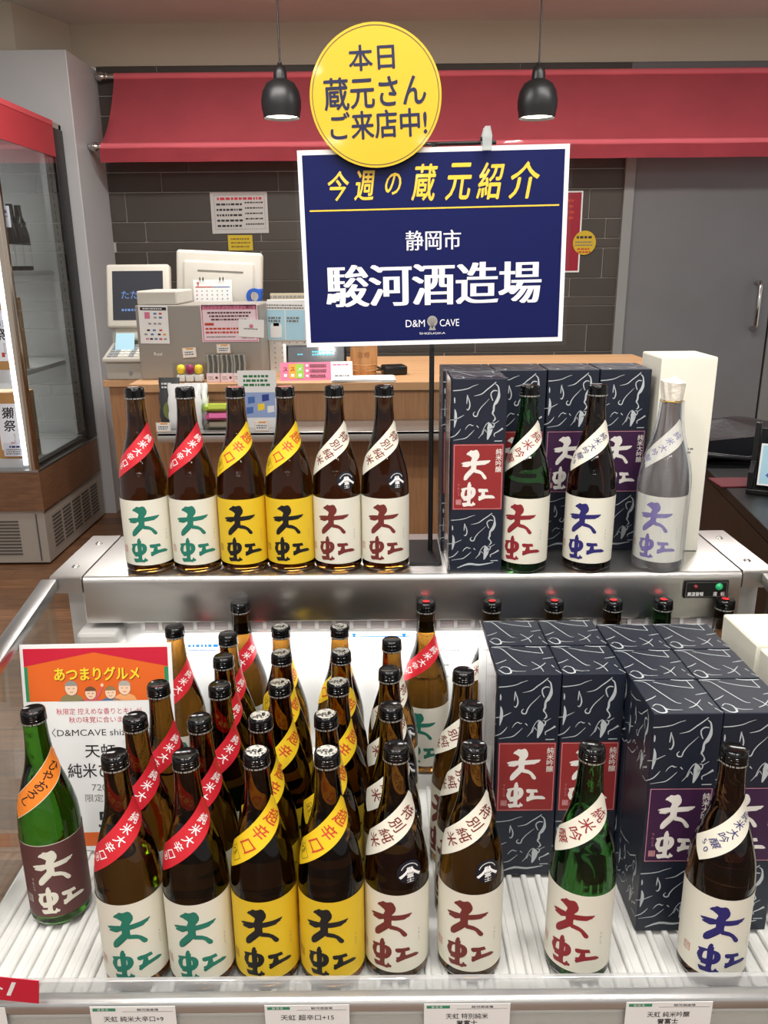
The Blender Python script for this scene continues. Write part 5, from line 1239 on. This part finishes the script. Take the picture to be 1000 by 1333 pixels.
def tanbox(x, z, w, h, lab, writing=True):
    t = thing('tan_bottle_box', lab, 'box', (x, FY0 + .15, z + .0005), 'tan boxes in the refrigerator')
    b = MB(); b.box(-w / 2, w / 2, -.055, .055, 0, h, CARD, .002); b.build('carton', t)
    b = MB(); s = Sheet(); lw, lh = w * .62, h * .7; s.rect(0, 0, lw, lh, CARDW, 1)
    for i, ch in enumerate('獺祭'): s.cell(ch, lw * .5, lh * (.80 - i * .28), .055, INK_K, 2, .02, shear=.15)
    s.column('純米大吟醸', lw * .66, lh * .36, .009, .010, GREYTXT, 2); s.rect(lw * .45, lh * .08, lw * .62, lh * .17, TXT_R, 2)
    b.sheet(s, flatfn((-lw / 2, -.0552, h * .14), (1, 0, 0), (0, 0, 1)), lift=.0003); b.build('front_label', t)
for i, (z, nm) in enumerate(((SHZ[0], 'bottom'), (SHZ[1], 'middle'))):
    for k in range(3 if i else 2):
        w_ = .125 if i else .16
        tanbox(FX - (.125 if i else .14) - k * (w_ + .006), z, w_, .30 if i == 0 else .31, 'tan card box with white label on the %s refrigerator shelf, %s' % (nm, ('nearest the corner post', 'second from the corner post', 'third from the corner post')[k]))
WBX = mat('dark_bottle_glass', (22, 22, 26), .15)
for k in range(4):
    t = thing('dark_bottle', 'dark bottle with white label on the top refrigerator shelf, %s from the side glass' % ('first', 'second', 'third', 'fourth')[k], 'bottle', (FX - .10, FY0 + .13 + k * .085, SHZ[2] + .0005), 'dark bottles in the refrigerator')
    b = MB(); b.lathe([(r * .95, z) for r, z in PROF if z < .2] + [(.03, .2), (.016, .23), (.014, .28), (0, .28)], WBX, 24); b.build('glass_body', t, 50)
    b = MB(); b.lathe([(.0372, .02), (.0372, .11)], WHITE, 24); b.build('label', t, 60)
for k, (px0, px1, py0, py1, nm) in enumerate(((0, 13, 268, 296, 'top'), (0, 26, 408, 428, 'middle'), (5, 31, 577, 594, 'bottom'))):
    flat_card('shelf_price_card', px0 - 20 * (k < 1), py0, px1, py1, FY0 + .05, mat('bluish_white_card', (218, 222, 234), .5), lambda s, w, h: (s.lines(w * .3, w * .9, h * .8, 1, .01, h * .14, INK_N), s.lines(w * .1, w * .9, h * .55, 3, h * .16, h * .08, GREYTXT)), 'white price card on the %s refrigerator shelf edge' % nm, 'price card', group='refrigerator price cards')

# ------------------------------------------------------------------ dark desk and things at the right
DESK = plank_mat('dark_desk_wood', (26, 19, 18), (38, 28, 26), 6, .4, (2, 2, 10))
d0, d1 = onZ(905, 595, .80), onZ(1000, 690, .80)
t = thing('dark_desk', 'dark brown desk at the right behind the display case', 'desk', (d0.x, 2.5, 0))
dx = d0.x; yb = 2.95
ux_ = (d1 - d0); 
o_ = Vector((dx, 2.5, 0))
pf = [(d0.x + (d0 - d1).x * .8, d0.y + (d0 - d1).y * .8), (d1.x + (d1 - d0).x * .6, d1.y + (d1 - d0).y * .6), (2.6, d1.y + (d1 - d0).y * .6), (2.6, d0.y + (d0 - d1).y * .8)]
b = MB(); b.prism(pf, 'z', .0, .775, DESK); kb(b, 'body', t, o_)
b = MB(); b.prism(pf, 'z', .776, .80, BLKM, .002); kb(b, 'top', t, o_)
c = onZ(962, 602, .80)
t = thing('black_bag', 'flat black leather bag lying on the dark desk at the right', 'bag', (c.x, c.y + .12, .80))
LEA = mat('black_leather', (26, 26, 30), .32, bump=.3, bscale=60)
b = MB()
def fbag(u, v):
    a = 2 * math.pi * u; k = math.sin(math.pi * v); x = math.copysign(abs(math.cos(a)) ** .5, math.cos(a)) * .22 * min(1, k * 3 + .02); y = math.copysign(abs(math.sin(a)) ** .5, math.sin(a)) * .13 * min(1, k * 3 + .02)
    return Vector((x, y, .002 + .085 * v + .010 * math.sin(x * 22) * v + .008 * math.cos(y * 30) * v))
b.grid(fbag, 40, 12, LEA); b.build('bag_body', t, 60)
b = MB(); b.tube([(-.12, -.125, .04), (-.10, -.155, .03), (0, -.165, .02), (.10, -.155, .03), (.12, -.125, .04)], .007, LEA, 8); b.build('handle', t, 50)
c = onZ(968, 632, .80)
b = MB(); b.box(-.06, .08, -.04, .04, .0004, .004, mat('dark_red_cloth', (96, 24, 34), .6), .001)
tag(b.build('red_folder', None, None, (c.x, c.y + .02, .80)), 'dark red folder lying on the desk beside the black bag', 'folder')
c = onZ(990, 640, .80)
t = thing('card_rack', 'black rack holding a pale blue card at the right edge of the desk', 'rack', (c.x + .07, c.y - .02, .80), rz=R(-28))
b = MB(); b.box(-.10, .14, -.05, .07, .0004, .012, BLK, .002); b.build('base', t)
b = MB(); b.prism([(-.045, .012), (.06, .012), (.06, .15), (.03, .15), (.02, .06), (-.045, .05)], 'x', -.10, -.088, BLK, .001); b.build('side_panel', t)
b = MB(); b.box(-.086, .14, .02, .028, .012, .14, BLK, .001); b.build('back_panel', t)
b = MB(); b.box(-.08, .12, -.035, -.033, .02, .115, LBLUE); s = Sheet(); s.stroke([(.02, .02), (.04, .05), (.03, .08)], .012, TEAL, 1); s.frame(0, 0, .2, .095, .004, WHITE, 1); b.sheet(s, flatfn((-.08, -.0352, .02), (1, 0, 0), (0, 0, 1))); b.build('blue_card', t)
